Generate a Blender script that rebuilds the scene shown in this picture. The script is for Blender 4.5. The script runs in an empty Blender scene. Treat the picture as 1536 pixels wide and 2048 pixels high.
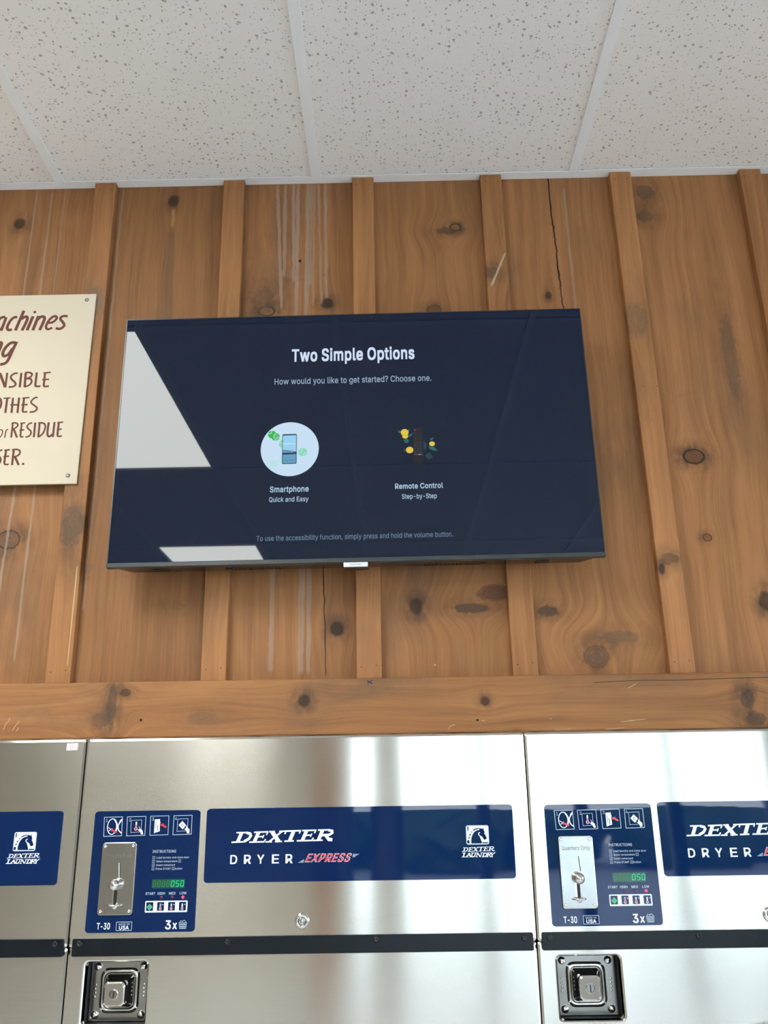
import bpy, bmesh, math, random
from mathutils import Matrix, Vector
random.seed(7)
SC = bpy.context.scene
COL = SC.collection

# ------------------------------------------------------------------ camera, world, exposure
cam_d = bpy.data.cameras.new('camera')
cam = bpy.data.objects.new('camera', cam_d); COL.objects.link(cam)
cam_d.sensor_fit = 'VERTICAL'; cam_d.sensor_height = 36.0; cam_d.lens = 30.343
cam_d.clip_start = 0.02; cam_d.clip_end = 300
YAW, PITCH, ROLL = math.radians(-0.53885873), math.radians(18.25024737), math.radians(-0.86423073)
fw = Vector((math.sin(YAW)*math.cos(PITCH), math.cos(YAW)*math.cos(PITCH), math.sin(PITCH)))
r0 = Vector((math.cos(YAW), -math.sin(YAW), 0)); u0 = r0.cross(fw)
rt = r0*math.cos(ROLL) + u0*math.sin(ROLL); up = u0*math.cos(ROLL) - r0*math.sin(ROLL)
cam.matrix_world = Matrix(((rt.x, up.x, -fw.x, 0.0), (rt.y, up.y, -fw.y, -1.7167), (rt.z, up.z, -fw.z, 1.837), (0, 0, 0, 1)))
SC.camera = cam
SC.view_settings.view_transform = 'Standard'; SC.view_settings.look = 'None'
SC.view_settings.gamma = 1.0; SC.view_settings.use_curve_mapping = False
SC.view_settings.exposure = 0.0

LAMP = 23.0        # radiance of the ceiling light lenses
SKY = 14.5          # radiance of the daylight sky
w = bpy.data.worlds.new('world'); SC.world = w; w.use_nodes = True
nt = w.node_tree; nt.nodes.clear()
o_ = nt.nodes.new('ShaderNodeOutputWorld'); bg = nt.nodes.new('ShaderNodeBackground')
tc_ = nt.nodes.new('ShaderNodeTexCoord'); sp_ = nt.nodes.new('ShaderNodeSeparateXYZ'); rp_ = nt.nodes.new('ShaderNodeValToRGB')
nt.links.new(tc_.outputs['Generated'], sp_.inputs[0]); nt.links.new(sp_.outputs['Z'], rp_.inputs[0])
rp_.color_ramp.elements[0].color = (0.86, 0.95, 1.0, 1); rp_.color_ramp.elements[1].color = (0.5, 0.72, 1.0, 1)
nt.links.new(rp_.outputs[0], bg.inputs[0]); bg.inputs[1].default_value = SKY
nt.links.new(bg.outputs[0], o_.inputs[0])
sun_d = bpy.data.lights.new('sun', 'SUN'); sun_d.energy = 5.0; sun_d.angle = math.radians(2); sun_d.color = (1.0, 0.96, 0.9)
sun = bpy.data.objects.new('sun', sun_d); COL.objects.link(sun); sun.rotation_euler = (math.radians(-32), math.radians(12), 0)   # from behind the building

CEIL = 3.236; BACK = -7.0; LEFT = -4.6; RIGHT = 3.9
FY = -0.085           # plane of the dryer fronts

# ------------------------------------------------------------------ node helpers
class NT:
    def __init__(s, tree): s.t = tree
    def n(s, typ, ins=None, **kw):
        nd = s.t.nodes.new('ShaderNode' + typ)
        for k, v in kw.items(): setattr(nd, k, v)
        for k, v in (ins or {}).items(): s.set(nd, k, v)
        return nd
    def set(s, nd, k, v):
        sock = nd.inputs[k]
        if hasattr(v, 'is_output') or isinstance(v, bpy.types.NodeSocket): s.t.links.new(v, sock)
        else:
            if isinstance(v, (tuple, list)) and len(v) == 3 and sock.type == 'RGBA': v = (*v, 1)
            sock.default_value = v
    def m(s, op, a, b=None, c=None, clamp=False):
        ins = {0: a}
        if b is not None: ins[1] = b
        if c is not None: ins[2] = c
        return s.n('Math', ins, operation=op, use_clamp=clamp).outputs[0]
    def v(s, op, a, b=None):
        ins = {0: a}
        if b is not None: ins[1] = b
        nd = s.n('VectorMath', ins, operation=op)
        return nd.outputs['Value'] if op in ('LENGTH', 'DISTANCE', 'DOT_PRODUCT') else nd.outputs['Vector']
    def ss(s, x, lo, hi, a=0.0, b=1.0):
        return s.n('MapRange', {0: x, 1: lo, 2: hi, 3: a, 4: b}, interpolation_type='SMOOTHSTEP').outputs[0]
    def mix(s, f, a, b, mode='MIX'):
        nd = s.n('Mix', {}, data_type='RGBA', blend_type=mode)
        s.set(nd, 0, f); s.set(nd, 6, a); s.set(nd, 7, b)
        return nd.outputs[2]
    def noise(s, vec, scale, detail=2.0, rough=0.5, dist=0.0):
        return s.n('TexNoise', {'Vector': vec, 'Scale': scale, 'Detail': detail, 'Roughness': rough, 'Distortion': dist}).outputs[0]
    def xyz(s, x, y, z): return s.n('CombineXYZ', {0: x, 1: y, 2: z}).outputs[0]
    def ramp(s, f, stops):
        nd = s.n('ValToRGB', {0: f}); e = nd.color_ramp.elements
        while len(e) < len(stops): e.new(0.5)
        for el, (p, c) in zip(e, stops): el.position = p; el.color = (*c, 1)
        return nd.outputs[0]

def material(name):
    m = bpy.data.materials.new(name); m.use_nodes = True; m.node_tree.nodes.clear()
    g = NT(m.node_tree); out = g.n('OutputMaterial')
    return m, g, out
def principled(g, out, **kw):
    b = g.n('BsdfPrincipled'); g.t.links.new(b.outputs[0], out.inputs[0])
    for k, v in kw.items(): g.set(b, k.replace('_', ' '), v)
    return b
def simple(name, col, rough=0.5, metal=0.0, spec=0.5, emit=None, estr=1.0, vary=0.0, coat=0.0):
    m, g, out = material(name)
    b = principled(g, out, Base_Color=col, Roughness=rough, Metallic=metal)
    b.inputs['Specular IOR Level'].default_value = spec
    if coat: b.inputs['Coat Weight'].default_value = coat; b.inputs['Coat Roughness'].default_value = 0.03
    if emit: g.set(b, 'Emission Color', emit); b.inputs['Emission Strength'].default_value = estr
    if vary:
        tc = g.n('TexCoord').outputs['Object']
        f = g.noise(tc, 14.0, 4.0, 0.6)
        g.set(b, 'Base Color', g.mix(f, tuple(c*(1-vary) for c in col), tuple(min(1, c*(1+vary)) for c in col)))
        g.set(b, 'Roughness', g.m('MULTIPLY_ADD', g.noise(tc, 40.0, 3.0), 0.12, rough-0.06))
    return m

# ------------------------------------------------------------------ wood
def knot_group():
    t = bpy.data.node_groups.new('knot', 'ShaderNodeTree')
    for n_, ty in (('Color', 'NodeSocketColor'), ('Vector', 'NodeSocketVector'), ('Center', 'NodeSocketVector'), ('InvRadius', 'NodeSocketVector'),
                   ('CoreColor', 'NodeSocketColor'), ('Core', 'NodeSocketFloat'), ('Ring', 'NodeSocketFloat'), ('Halo', 'NodeSocketFloat'), ('Jitter', 'NodeSocketFloat')):
        t.interface.new_socket(n_, in_out='INPUT', socket_type=ty)
    t.interface.new_socket('Color', in_out='OUTPUT', socket_type='NodeSocketColor')
    g = NT(t); i = t.nodes.new('NodeGroupInput'); o = t.nodes.new('NodeGroupOutput')
    d3 = g.v('SUBTRACT', i.outputs['Vector'], i.outputs['Center'])
    q = g.v('MULTIPLY', d3, i.outputs['InvRadius'])
    nz = g.noise(i.outputs['Vector'], 70.0, 4.0, 0.6)
    d = g.m('ADD', g.v('LENGTH', q), g.m('MULTIPLY', g.m('SUBTRACT', nz, 0.5), i.outputs['Jitter']))
    halo = g.m('MULTIPLY', g.ss(d, 3.0, 0.7), g.ss(g.noise(g.v('MULTIPLY', i.outputs['Vector'], (1.0, 1.0, 0.6)), 34.0, 4.0, 0.6), 0.3, 0.62))
    c = g.mix(g.m('MULTIPLY', halo, i.outputs['Halo'], clamp=True), i.outputs['Color'], (0.075, 0.045, 0.027))
    core = g.m('MULTIPLY', g.ss(d, 1.08, 0.72), i.outputs['Core'], clamp=True)
    rings = g.m('MULTIPLY_ADD', g.m('SINE', g.m('MULTIPLY', d, 16.0)), 0.12, 0.95)
    cc = g.mix(1.0, i.outputs['CoreColor'], g.xyz(rings, rings, rings), 'MULTIPLY')
    c = g.mix(core, c, cc)
    ring = g.m('MULTIPLY', g.m('MULTIPLY', g.ss(d, 0.8, 0.95), g.ss(d, 1.16, 1.0)), i.outputs['Ring'], clamp=True)
    c = g.mix(ring, c, (0.02, 0.012, 0.009))
    t.links.new(c, o.inputs[0]); return t
def streak_group():
    t = bpy.data.node_groups.new('streak', 'ShaderNodeTree')
    for n_, ty in (('Color', 'NodeSocketColor'), ('Vector', 'NodeSocketVector'), ('X', 'NodeSocketFloat'), ('Slope', 'NodeSocketFloat'), ('Width', 'NodeSocketFloat'), ('Top', 'NodeSocketFloat'),
                   ('Bottom', 'NodeSocketFloat'), ('Paint', 'NodeSocketColor'), ('Amount', 'NodeSocketFloat'), ('Wobble', 'NodeSocketFloat')):
        t.interface.new_socket(n_, in_out='INPUT', socket_type=ty)
    t.interface.new_socket('Color', in_out='OUTPUT', socket_type='NodeSocketColor')
    g = NT(t); i = t.nodes.new('NodeGroupInput'); o = t.nodes.new('NodeGroupOutput')
    s = g.n('SeparateXYZ', {0: i.outputs['Vector']})
    wv = g.xyz(i.outputs['X'], 0.0, s.outputs[2])
    wob = g.m('MULTIPLY', g.m('SUBTRACT', g.noise(wv, 22.0, 4.0, 0.65), 0.5), i.outputs['Wobble'])
    xc = g.m('ADD', g.m('MULTIPLY_ADD', g.m('SUBTRACT', i.outputs['Top'], s.outputs[2]), i.outputs['Slope'], i.outputs['X']), wob)
    dx = g.m('ABSOLUTE', g.m('SUBTRACT', s.outputs[0], xc))
    wid = g.m('MULTIPLY', i.outputs['Width'], g.m('ADD', g.m('MULTIPLY', g.noise(wv, 15.0, 3.0), 1.4), 0.3))
    a = g.m('SUBTRACT', 1.0, g.ss(g.m('DIVIDE', dx, wid), 0.55, 1.1))
    zz = g.m('MULTIPLY', g.ss(s.outputs[2], i.outputs['Bottom'], g.m('ADD', i.outputs['Bottom'], 0.012)), g.ss(s.outputs[2], g.m('ADD', i.outputs['Top'], 0.01), i.outputs['Top']))
    var = g.m('MULTIPLY_ADD', g.noise(i.outputs['Vector'], 9.0, 2.0), 0.9, 0.45)
    f = g.m('MULTIPLY', g.m('MULTIPLY', g.m('MULTIPLY', a, zz), i.outputs['Amount']), var, clamp=True)
    t.links.new(g.mix(f, i.outputs['Color'], i.outputs['Paint']), o.inputs[0]); return t
KNOT, STREAK = knot_group(), streak_group()
DK = (0.045, 0.024, 0.014)     # dark knot wood
BR = (0.16, 0.065, 0.03)       # reddish knot wood
OR = (0.3, 0.14, 0.055)        # orange sound knot

def wood(name, along='Z', boards=False, knots=(), streaks=(), tone=1.0, blotch=1.0, seed=0.0):
    """stained knotty pine; grain runs along Z or X of the object"""
    m, g, out = material(name)
    P = g.n('TexCoord').outputs['Object']
    rnd = g.n('ObjectInfo').outputs['Random']
    sep = g.n('SeparateXYZ', {0: P})
    a, l = (sep.outputs[0], sep.outputs[2]) if along == 'Z' else (sep.outputs[2], sep.outputs[0])
    if boards:
        bid = g.m('FLOOR', g.m('DIVIDE', g.m('ADD', a, 0.665+0.305*8), 0.305))
        idr = g.n('TexWhiteNoise', {'W': bid}, noise_dimensions='1D').outputs[0]
    else:
        idr = rnd
    off = g.m('MULTIPLY_ADD', idr, 37.0, seed)
    # grain lines bow around the knots
    push = None
    for k in knots:
        (kx, kz), (rx, rz) = k[0], k[1]
        dx = g.m('SUBTRACT', sep.outputs[0], kx); dz = g.m('SUBTRACT', sep.outputs[2], kz)
        if along == 'Z': da, dl, ra, rl = dx, dz, rx, rz
        else: da, dl, ra, rl = dz, dx, rz, rx
        e = g.m('EXPONENT', g.m('MULTIPLY', g.m('ADD', g.m('POWER', g.m('DIVIDE', da, ra*2.6), 2.0), g.m('POWER', g.m('DIVIDE', dl, rl*3.6), 2.0)), -1.0))
        t = g.m('MULTIPLY', g.m('MULTIPLY', e, da), -0.75)
        push = t if push is None else g.m('ADD', push, t)
    aw = a if push is None else g.m('ADD', a, push)
    wav = g.m('MULTIPLY', g.m('SUBTRACT', g.noise(g.xyz(g.m('MULTIPLY', a, 0.6), off, g.m('MULTIPLY', l, 0.5)), 5.0, 3.0), 0.5), 0.035)
    aw = g.m('ADD', aw, wav)
    fine = g.noise(g.xyz(aw, off, g.m('MULTIPLY', l, 0.02)), 260.0, 5.0, 0.65)
    lines = g.noise(g.xyz(aw, off, g.m('MULTIPLY', l, 0.035)), 62.0, 4.0, 0.6)
    bands = g.noise(g.xyz(aw, off, g.m('MULTIPLY', l, 0.13)), 13.0, 3.0, 0.55)
    patch = g.noise(g.xyz(a, off, g.m('MULTIPLY', l, 0.45)), 6.5, 5.0, 0.6)
    f = g.m('ADD', g.m('MULTIPLY', fine, 0.3), g.m('MULTIPLY_ADD', lines, 0.5, g.m('MULTIPLY', bands, 0.2)))
    c = g.ramp(f, [(0.3, (0.225*tone, 0.098*tone, 0.037*tone)), (0.5, (0.375*tone, 0.166*tone, 0.064*tone)), (0.7, (0.5*tone, 0.232*tone, 0.094*tone))])
    c = g.mix(g.m('MULTIPLY', g.ss(patch, 0.5, 0.72), 0.55*blotch), c, (0.19*tone, 0.105*tone, 0.06*tone))
    c = g.mix(g.m('MULTIPLY', g.ss(patch, 0.46, 0.28), 0.45*blotch), c, (0.47*tone, 0.22*tone, 0.08*tone))
    # grey-brown stain smears across the grain
    sm = g.noise(g.xyz(g.m('MULTIPLY', a, 1.0), g.m('ADD', off, 9.0), g.m('MULTIPLY', l, 0.8)), 8.0, 6.0, 0.65, 1.2)
    c = g.mix(g.m('MULTIPLY', g.ss(sm, 0.63, 0.78), 0.6*blotch), c, (0.1, 0.066, 0.043))
    k_ = g.m('MULTIPLY_ADD', idr, 0.0 if boards and knots else 0.2, 1.0 if boards and knots else 0.9)
    c = g.mix(1.0, c, g.xyz(k_, k_, k_), 'MULTIPLY')
    for (ctr, rad, core, cf, ring, halo, jit) in knots:
        nd = g.n('Group'); nd.node_tree = KNOT
        g.set(nd, 'Color', c); g.set(nd, 'Vector', g.xyz(sep.outputs[0], 0.0, sep.outputs[2]))
        nd.inputs['Center'].default_value = (ctr[0], 0, ctr[1]); nd.inputs['InvRadius'].default_value = (1/rad[0], 0, 1/rad[1])
        nd.inputs['CoreColor'].default_value = (*core, 1)
        for n_, v_ in (('Core', cf), ('Ring', ring), ('Halo', halo), ('Jitter', jit)): nd.inputs[n_].default_value = v_
        c = nd.outputs[0]
    for (x, slope, wd, top, bot, paint, amt, wob) in streaks:
        nd = g.n('Group'); nd.node_tree = STREAK
        g.set(nd, 'Color', c); g.set(nd, 'Vector', P)
        for n_, v_ in (('X', x), ('Slope', slope), ('Width', wd), ('Top', top), ('Bottom', bot), ('Amount', amt), ('Wobble', wob)): nd.inputs[n_].default_value = v_
        nd.inputs['Paint'].default_value = (*paint, 1); c = nd.outputs[0]
    # pale scuffs and pin specks
    vor = g.n('TexVoronoi', {'Vector': g.v('MULTIPLY', P, (1.0, 0.0, 0.7)), 'Scale': 11.0})
    spk = g.m('MULTIPLY', g.ss(vor.outputs['Distance'], 0.028, 0.012), g.m('GREATER_THAN', g.n('SeparateColor', {0: vor.outputs['Color']}).outputs[0], 0.72))
    c = g.mix(g.m('MULTIPLY', spk, 0.6), c, (0.62, 0.45, 0.27))
    b = principled(g, out, Base_Color=c, Roughness=g.m('MULTIPLY_ADD', lines, 0.2, 0.46))
    b.inputs['Specular IOR Level'].default_value = 0.22
    bp = g.n('Bump', {'Height': g.m('ADD', fine, lines), 'Strength': 0.12, 'Distance': 0.002})
    g.set(b, 'Normal', bp.outputs[0]); return m

WALL_KNOTS = [
    ((-.507, 3.194), (.012, .016), DK, .9, .5, .55, .35), ((-.869, 3.139), (.014, .016), DK, .85, .3, .6, .4),
    ((-.276, 2.889), (.018, .012), OR, .95, .9, .9, .3), ((-.138, 2.906), (.015, .014), DK, .95, .3, .6, .6),
    ((.161, 3.103), (.013, .010), OR, .7, 1., .9, .3), ((.104, 2.884), (.016, .012), BR, .9, .6, .6, .4),
    ((.366, 2.916), (.007, .010), DK, .8, .3, .6, .4), ((.645, 2.515), (.022, .016), BR, .8, .9, 1., .25),
    ((.65, 2.335), (.009, .008), BR, .7, .9, .9, .25), ((.751, 2.2), (.016, .020), DK, .8, .3, .8, .7),
    ((.046, 2.201), (.013, .017), DK, .85, .3, .9, .5), ((.206, 2.226), (.034, .017), (.12, .05, .03), .8, .3, .0, .5),
    ((.155, 2.196), (.04, .011), (.07, .045, .03), .75, .0, .4, 1.2), ((-.114, 2.158), (.015, .016), DK, .95, .2, .8, .5),
    ((.312, 2.187), (.022, .012), (.06, .038, .026), .75, .0, .5, 1.3), ((.4, 2.094), (.024, .022), (.12, .07, .046), .7, .35, .5, .6),
    ((.45, 2.132), (.045, .014), (.13, .085, .055), .5, .0, .3, 1.4), ((-.8, 2.357), (.024, .02), (.15, .075, .04), .7, .7, .9, .5),
    ((.615, 3.19), (.025, .022), (.1, .062, .04), .6, .0, .4, 1.3), ((.607, 3.122), (.022, .018), (.1, .062, .04), .55, .0, .4, 1.3),
    ((-.203, 3.02), (.004, .004), (.01, .008, .006), 1., .0, .0, .5), ((-.285, 2.915), (.03, .04), (.1, .06, .038), .5, .0, .4, 1.4),
    ((.14, 3.094), (.026, .010), (.08, .05, .033), .6, .0, .4, 1.2), ((.755, 2.75), (.018, .12), (.13, .085, .055), .5, .0, .2, 1.2)]
DRIP = (0.36, 0.27, 0.21)
WALL_STREAKS = [
    (-.259, .05, .0042, 3.232, 2.89, DRIP, .62, .008), (-.241, .012, .0045, 3.232, 2.975, DRIP, .6, .008), (-.221, .02, .0042, 3.232, 2.96, DRIP, .7, .008),
    (-.209, .0, .0048, 3.232, 2.868, DRIP, .7, .008), (-.186, .0, .0055, 3.232, 2.865, DRIP, .72, .006), (-.178, .0, .004, 3.232, 2.95, DRIP, .5, .006),
    (-.161, .03, .0036, 3.232, 2.9, DRIP, .5, .008), (-.145, .015, .0042, 3.232, 2.915, DRIP, .65, .006), (-.171, .0, .003, 3.232, 2.9, DRIP, .45, .01),
    (-.246, .0, .0055, 2.3, 2.07, DRIP, .5, .006), (-.186, .0, .0075, 2.3, 2.066, DRIP, .55, .006), (-.171, .0, .0055, 2.3, 2.066, DRIP, .5, .006),
    (.387, .025, .0022, 3.24, 2.87, (.018, .01, .007), 1., .014), (-.143, .03, .0014, 2.3, 2.06, (.02, .011, .008), 1., .008),
    (.423, .005, .003, 3.2, 2.8, DRIP, .5, .006), (-.838, .0, .0025, 3.24, 2.93, DRIP, .5, .006), (-.8, .0, .003, 3.22, 2.93, DRIP, .45, .006),
    (-.769, .0, .002, 3.24, 2.93, DRIP, .35, .006), (-.8, -.03, .003, 2.47, 2.07, DRIP, .55, .008), (-.758, .0, .003, 2.47, 2.1, DRIP, .5, .006),
    (-.63, .0, .003, 3.24, 2.2, DRIP, .35, .01), (-.507, .0, .010, 3.1, 2.86, (.13, .085, .055), .4, .012), (-.505, .0, .005, 3.165, 3.115, (.42, .22, .08), .6, .01)]
BOARD_KNOTS = [
    ((-.174, 2.013), (.013, .012), DK, .85, .2, .9, .6), ((.171, 2.007), (.0095, .009), (.07, .03, .022), .95, .3, .8, .25),
    ((-.542, 2.012), (.010, .045), (.075, .05, .035), .65, .0, .6, 1.2), ((-.56, 1.982), (.02, .016), (.1, .062, .042), .5, .0, .3, 1.4), ((-.518, 2.034), (.012, .008), DK, .7, .0, .5, .8),
    ((.668, 2.003), (.014, .02), (.07, .045, .03), .7, .0, .9, 1.2), ((.68, 1.966), (.02, .016), (.07, .045, .03), .65, .0, .6, 1.3),
    ((-.484, 1.982), (.003, .003), (.01, .008, .006), 1., .0, .0, .4), ((.155, 1.972), (.0025, .0025), (.01, .008, .006), 1., .0, .0, .4), ((-.37, 1.985), (.03, .014), (.16, .09, .055), .35, .0, .2, 1.4)]

BOARD_X0 = -0.665            # a board joint lies under the middle of every batten
def board_material(k):
    lo, hi = BOARD_X0+0.305*k, BOARD_X0+0.305*(k+1)
    kn = [q for q in WALL_KNOTS if lo <= q[0][0] < hi]; st = [q for q in WALL_STREAKS if lo <= q[0] < hi]
    return wood('knotty_pine_board', 'Z', True, kn, st, {-1: .81, 0: .68, 1: .80, 2: .83, 3: .89, 4: .92}[k], {4: .7}.get(k, 1.0))
M_board = {k: board_material(k) for k in range(-1, 5)}
M_boards = wood('knotty_pine_boards', 'Z', True, (), (), 0.8)
M_batten = wood('knotty_pine_batten', 'Z', False, (), (), 0.98, 0.8, 3.0)
M_beam = wood('knotty_pine_ledger', 'X', False, BOARD_KNOTS, (), 0.88, 1.3, 5.0)

# ------------------------------------------------------------------ other materials
def ceiling_tile():
    m, g, out = material('fissured_ceiling_tile')
    P = g.n('TexCoord').outputs['Object']; s = g.n('SeparateXYZ', {0: P})
    nz = g.noise(P, 55.0, 3.0, 0.6)
    q = g.v('ADD', g.xyz(s.outputs[0], s.outputs[1], 0.0), g.xyz(g.m('MULTIPLY', g.m('SUBTRACT', nz, 0.5), 0.012), g.m('MULTIPLY', g.m('SUBTRACT', g.noise(P, 47.0, 2.0), 0.5), 0.012), 0.0))
    tot = None
    for sc, th, rad in ((62.0, 0.70, 0.11), (100.0, 0.8, 0.12), (170.0, 0.84, 0.13)):
        v = g.n('TexVoronoi', {'Vector': q, 'Scale': sc, 'Randomness': 1.0}, voronoi_dimensions='2D')
        cr = g.n('SeparateColor', {0: v.outputs['Color']})
        r_ = g.m('MULTIPLY_ADD', cr.outputs[1], rad, 0.07)
        hit = g.m('MULTIPLY', g.m('GREATER_THAN', cr.outputs[0], th), g.ss(g.m('SUBTRACT', v.outputs['Distance'], r_), 0.05, -0.04))
        tot = hit if tot is None else g.m('MAXIMUM', tot, hit)
    ti = g.n('TexWhiteNoise', {'Vector': g.xyz(g.m('FLOOR', g.m('DIVIDE', g.m('ADD', s.outputs[0], 0.7755), 0.61)), g.m('FLOOR', g.m('DIVIDE', g.m('ADD', s.outputs[1], 0.85), 1.22)), 0.0)}, noise_dimensions='2D').outputs[0]
    base = g.mix(ti, (0.89, 0.845, 0.8), (0.89, 0.855, 0.82))
    base = g.mix(g.m('MULTIPLY', g.ss(g.noise(P, 2.5, 3.0), 0.45, 0.75), 0.25), base, (0.86, 0.82, 0.755))
    c = g.mix(g.m('MULTIPLY', tot, 0.62), base, (0.2, 0.17, 0.14))
    b = principled(g, out, Base_Color=c, Roughness=0.95); b.inputs['Specular IOR Level'].default_value = 0.1
    bp = g.n('Bump', {'Height': g.m('SUBTRACT', g.m('MULTIPLY', g.noise(P, 260.0, 4.0, 0.7), 0.5), tot), 'Strength': 0.35, 'Distance': 0.002})
    g.set(b, 'Normal', bp.outputs[0]); return m
M_tile = ceiling_tile()
M_grid = simple('white_enamel_metal', (0.9, 0.9, 0.9), 0.4, vary=0.04)

def stainless(name, col=(0.64, 0.62, 0.58), rough=0.155, aniso=1.0):
    m, g, out = material(name)
    P = g.n('NewGeometry').outputs['Position']
    s = g.n('SeparateXYZ', {0: P})
    br = g.noise(g.xyz(g.m('MULTIPLY', s.outputs[0], 0.025), s.outputs[1], s.outputs[2]), 900.0, 3.0, 0.7)
    sm = g.noise(P, 5.0, 5.0, 0.6)
    k = g.m('MULTIPLY_ADD', br, 0.16, g.m('MULTIPLY_ADD', sm, 0.12, 0.86))
    b = principled(g, out, Base_Color=g.mix(1.0, col, g.xyz(k, k, k), 'MULTIPLY'), Metallic=1.0, Roughness=g.m('MULTIPLY_ADD', sm, 0.03, rough-0.015))
    b.inputs['Anisotropic'].default_value = aniso
    g.set(b, 'Tangent', g.xyz(0.0, 0.0, 1.0))
    # faint oil-canning of the sheet
    bp = g.n('Bump', {'Height': g.noise(g.v('MULTIPLY', P, (1.0, 1.0, 0.45)), 3.2, 1.0, 0.4), 'Strength': 0.05, 'Distance': 0.02})
    g.set(b, 'Normal', bp.outputs[0]); return m
M_steel = stainless('brushed_stainless_steel')
M_chrome = simple('polished_steel', (0.68, 0.67, 0.65), 0.12, 1.0)
M_satin = simple('satin_steel_plate', (0.43, 0.425, 0.415), 0.2, 1.0, vary=0.12)
M_rawsteel = simple('galvanised_cabinet', (0.42, 0.42, 0.42), 0.5, 0.8, vary=0.1)
M_black = simple('black_gap_paint', (0.008, 0.008, 0.009), 0.6)
M_strip = simple('charcoal_enamel_strip', (0.005, 0.008, 0.012), 0.24, spec=0.3)
M_bscrew = simple('black_oxide_screw', (0.03, 0.03, 0.032), 0.3, 0.7)
M_navy = simple('navy_vinyl_panel', (0.0012, 0.0145, 0.072), 0.03, spec=0.3)
M_white = simple('white_print', (0.75, 0.8, 0.86), 0.25)
M_pale = simple('pale_blue_line_print', (0.42, 0.52, 0.62), 0.25)
M_red = simple('red_print', (0.62, 0.04, 0.075), 0.25)
M_green = simple('green_button_print', (0.03, 0.42, 0.12), 0.25)
M_grey = simple('engraved_grey', (0.13, 0.12, 0.115), 0.4)
M_disp = simple('green_display_window', (0.004, 0.05, 0.028), 0.1, emit=(0.004, 0.045, 0.02), estr=1.0)
M_seg = simple('green_display_segments', (0.01, 0.3, 0.14), 0.3, emit=(0.004, 0.33, 0.14), estr=1.0)
M_segdim = simple('dim_glow_display_segments', (0.02, 0.09, 0.05), 0.3, emit=(0.008, 0.06, 0.025), estr=1.0)  # faint emission stands in for the reflection on segments that are off
M_ledon = simple('lit_red_indicator', (0.7, 0.03, 0.08), 0.2, emit=(1.0, 0.06, 0.14), estr=1.1)
M_ledoff = simple('unlit_red_indicator', (0.09, 0.012, 0.03), 0.2)
M_sign = simple('cream_sign_board', (0.575, 0.495, 0.375), 0.5, spec=0.3, vary=0.02)
M_signink = simple('brown_sign_paint', (0.125, 0.04, 0.027), 0.6, spec=0.2, vary=0.06)
M_screw = simple('dull_zinc_screw', (0.28, 0.27, 0.24), 0.4, 0.9)
M_paper = simple('white_sticker_paper', (0.85, 0.86, 0.87), 0.5)
M_pink = simple('faded_red_ink', (0.75, 0.3, 0.38), 0.5)
M_ink = simple('dark_felt_pen_ink', (0.02, 0.012, 0.05), 0.6)
M_foil = simple('crumpled_foil_tape', (0.6, 0.6, 0.58), 0.3, 1.0, vary=0.2)
M_glass_dark = simple('smoked_door_glass', (0.02, 0.022, 0.025), 0.05, coat=0.5)
M_tvframe = simple('black_tv_plastic', (0.012, 0.012, 0.013), 0.28)
M_tvback = simple('gloss_brown_black_plastic', (0.018, 0.014, 0.012), 0.16)
M_tvstrip = simple('graphite_tv_strip', (0.035, 0.043, 0.047), 0.3, spec=0.4)
M_tab = simple('silver_tab', (0.72, 0.74, 0.78), 0.35)
SPEC_TV = 0.31
def screen_mat(name, emit, es=1.0):
    return simple(name, (0.004, 0.005, 0.007), 0.02, spec=SPEC_TV, emit=emit, estr=es)
M_wallpaint = simple('cream_painted_wall', (0.52, 0.475, 0.395), 0.7, vary=0.04)
M_floor = simple('pale_vinyl_floor', (0.7, 0.69, 0.67), 0.35, vary=0.06)
M_alu = simple('aluminium_frame', (0.35, 0.36, 0.37), 0.4, 0.6)
M_ground = simple('asphalt_and_concrete', (0.36, 0.36, 0.35), 0.9, vary=0.15)
M_leaf = simple('tree_leaves', (0.05, 0.1, 0.025), 0.8, vary=0.4)
def lamp_mat():
    m, g, out = material('lit_prismatic_lens')
    P = g.n('TexCoord').outputs['Object']
    f = g.m('MULTIPLY_ADD', g.noise(P, 300.0, 2.0), 0.1, 0.95)
    e = g.n('Emission', {'Color': (0.97, 1.0, 0.94, 1), 'Strength': g.m('MULTIPLY', f, LAMP)})
    g.t.links.new(e.outputs[0], out.inputs[0]); return m
M_lamp = lamp_mat()
def pane_mat():
    m, g, out = material('clear_window_glass')
    fr = g.n('Fresnel', {'IOR': 1.45}).outputs[0]
    mx = g.n('MixShader', {0: fr, 1: g.n('BsdfTransparent', {'Color': (0.95, 0.955, 0.96, 1)}).outputs[0], 2: g.n('BsdfGlossy', {'Roughness': 0.02}).outputs[0]})
    g.t.links.new(mx.outputs[0], out.inputs[0]); return m
M_pane = pane_mat()

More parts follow.
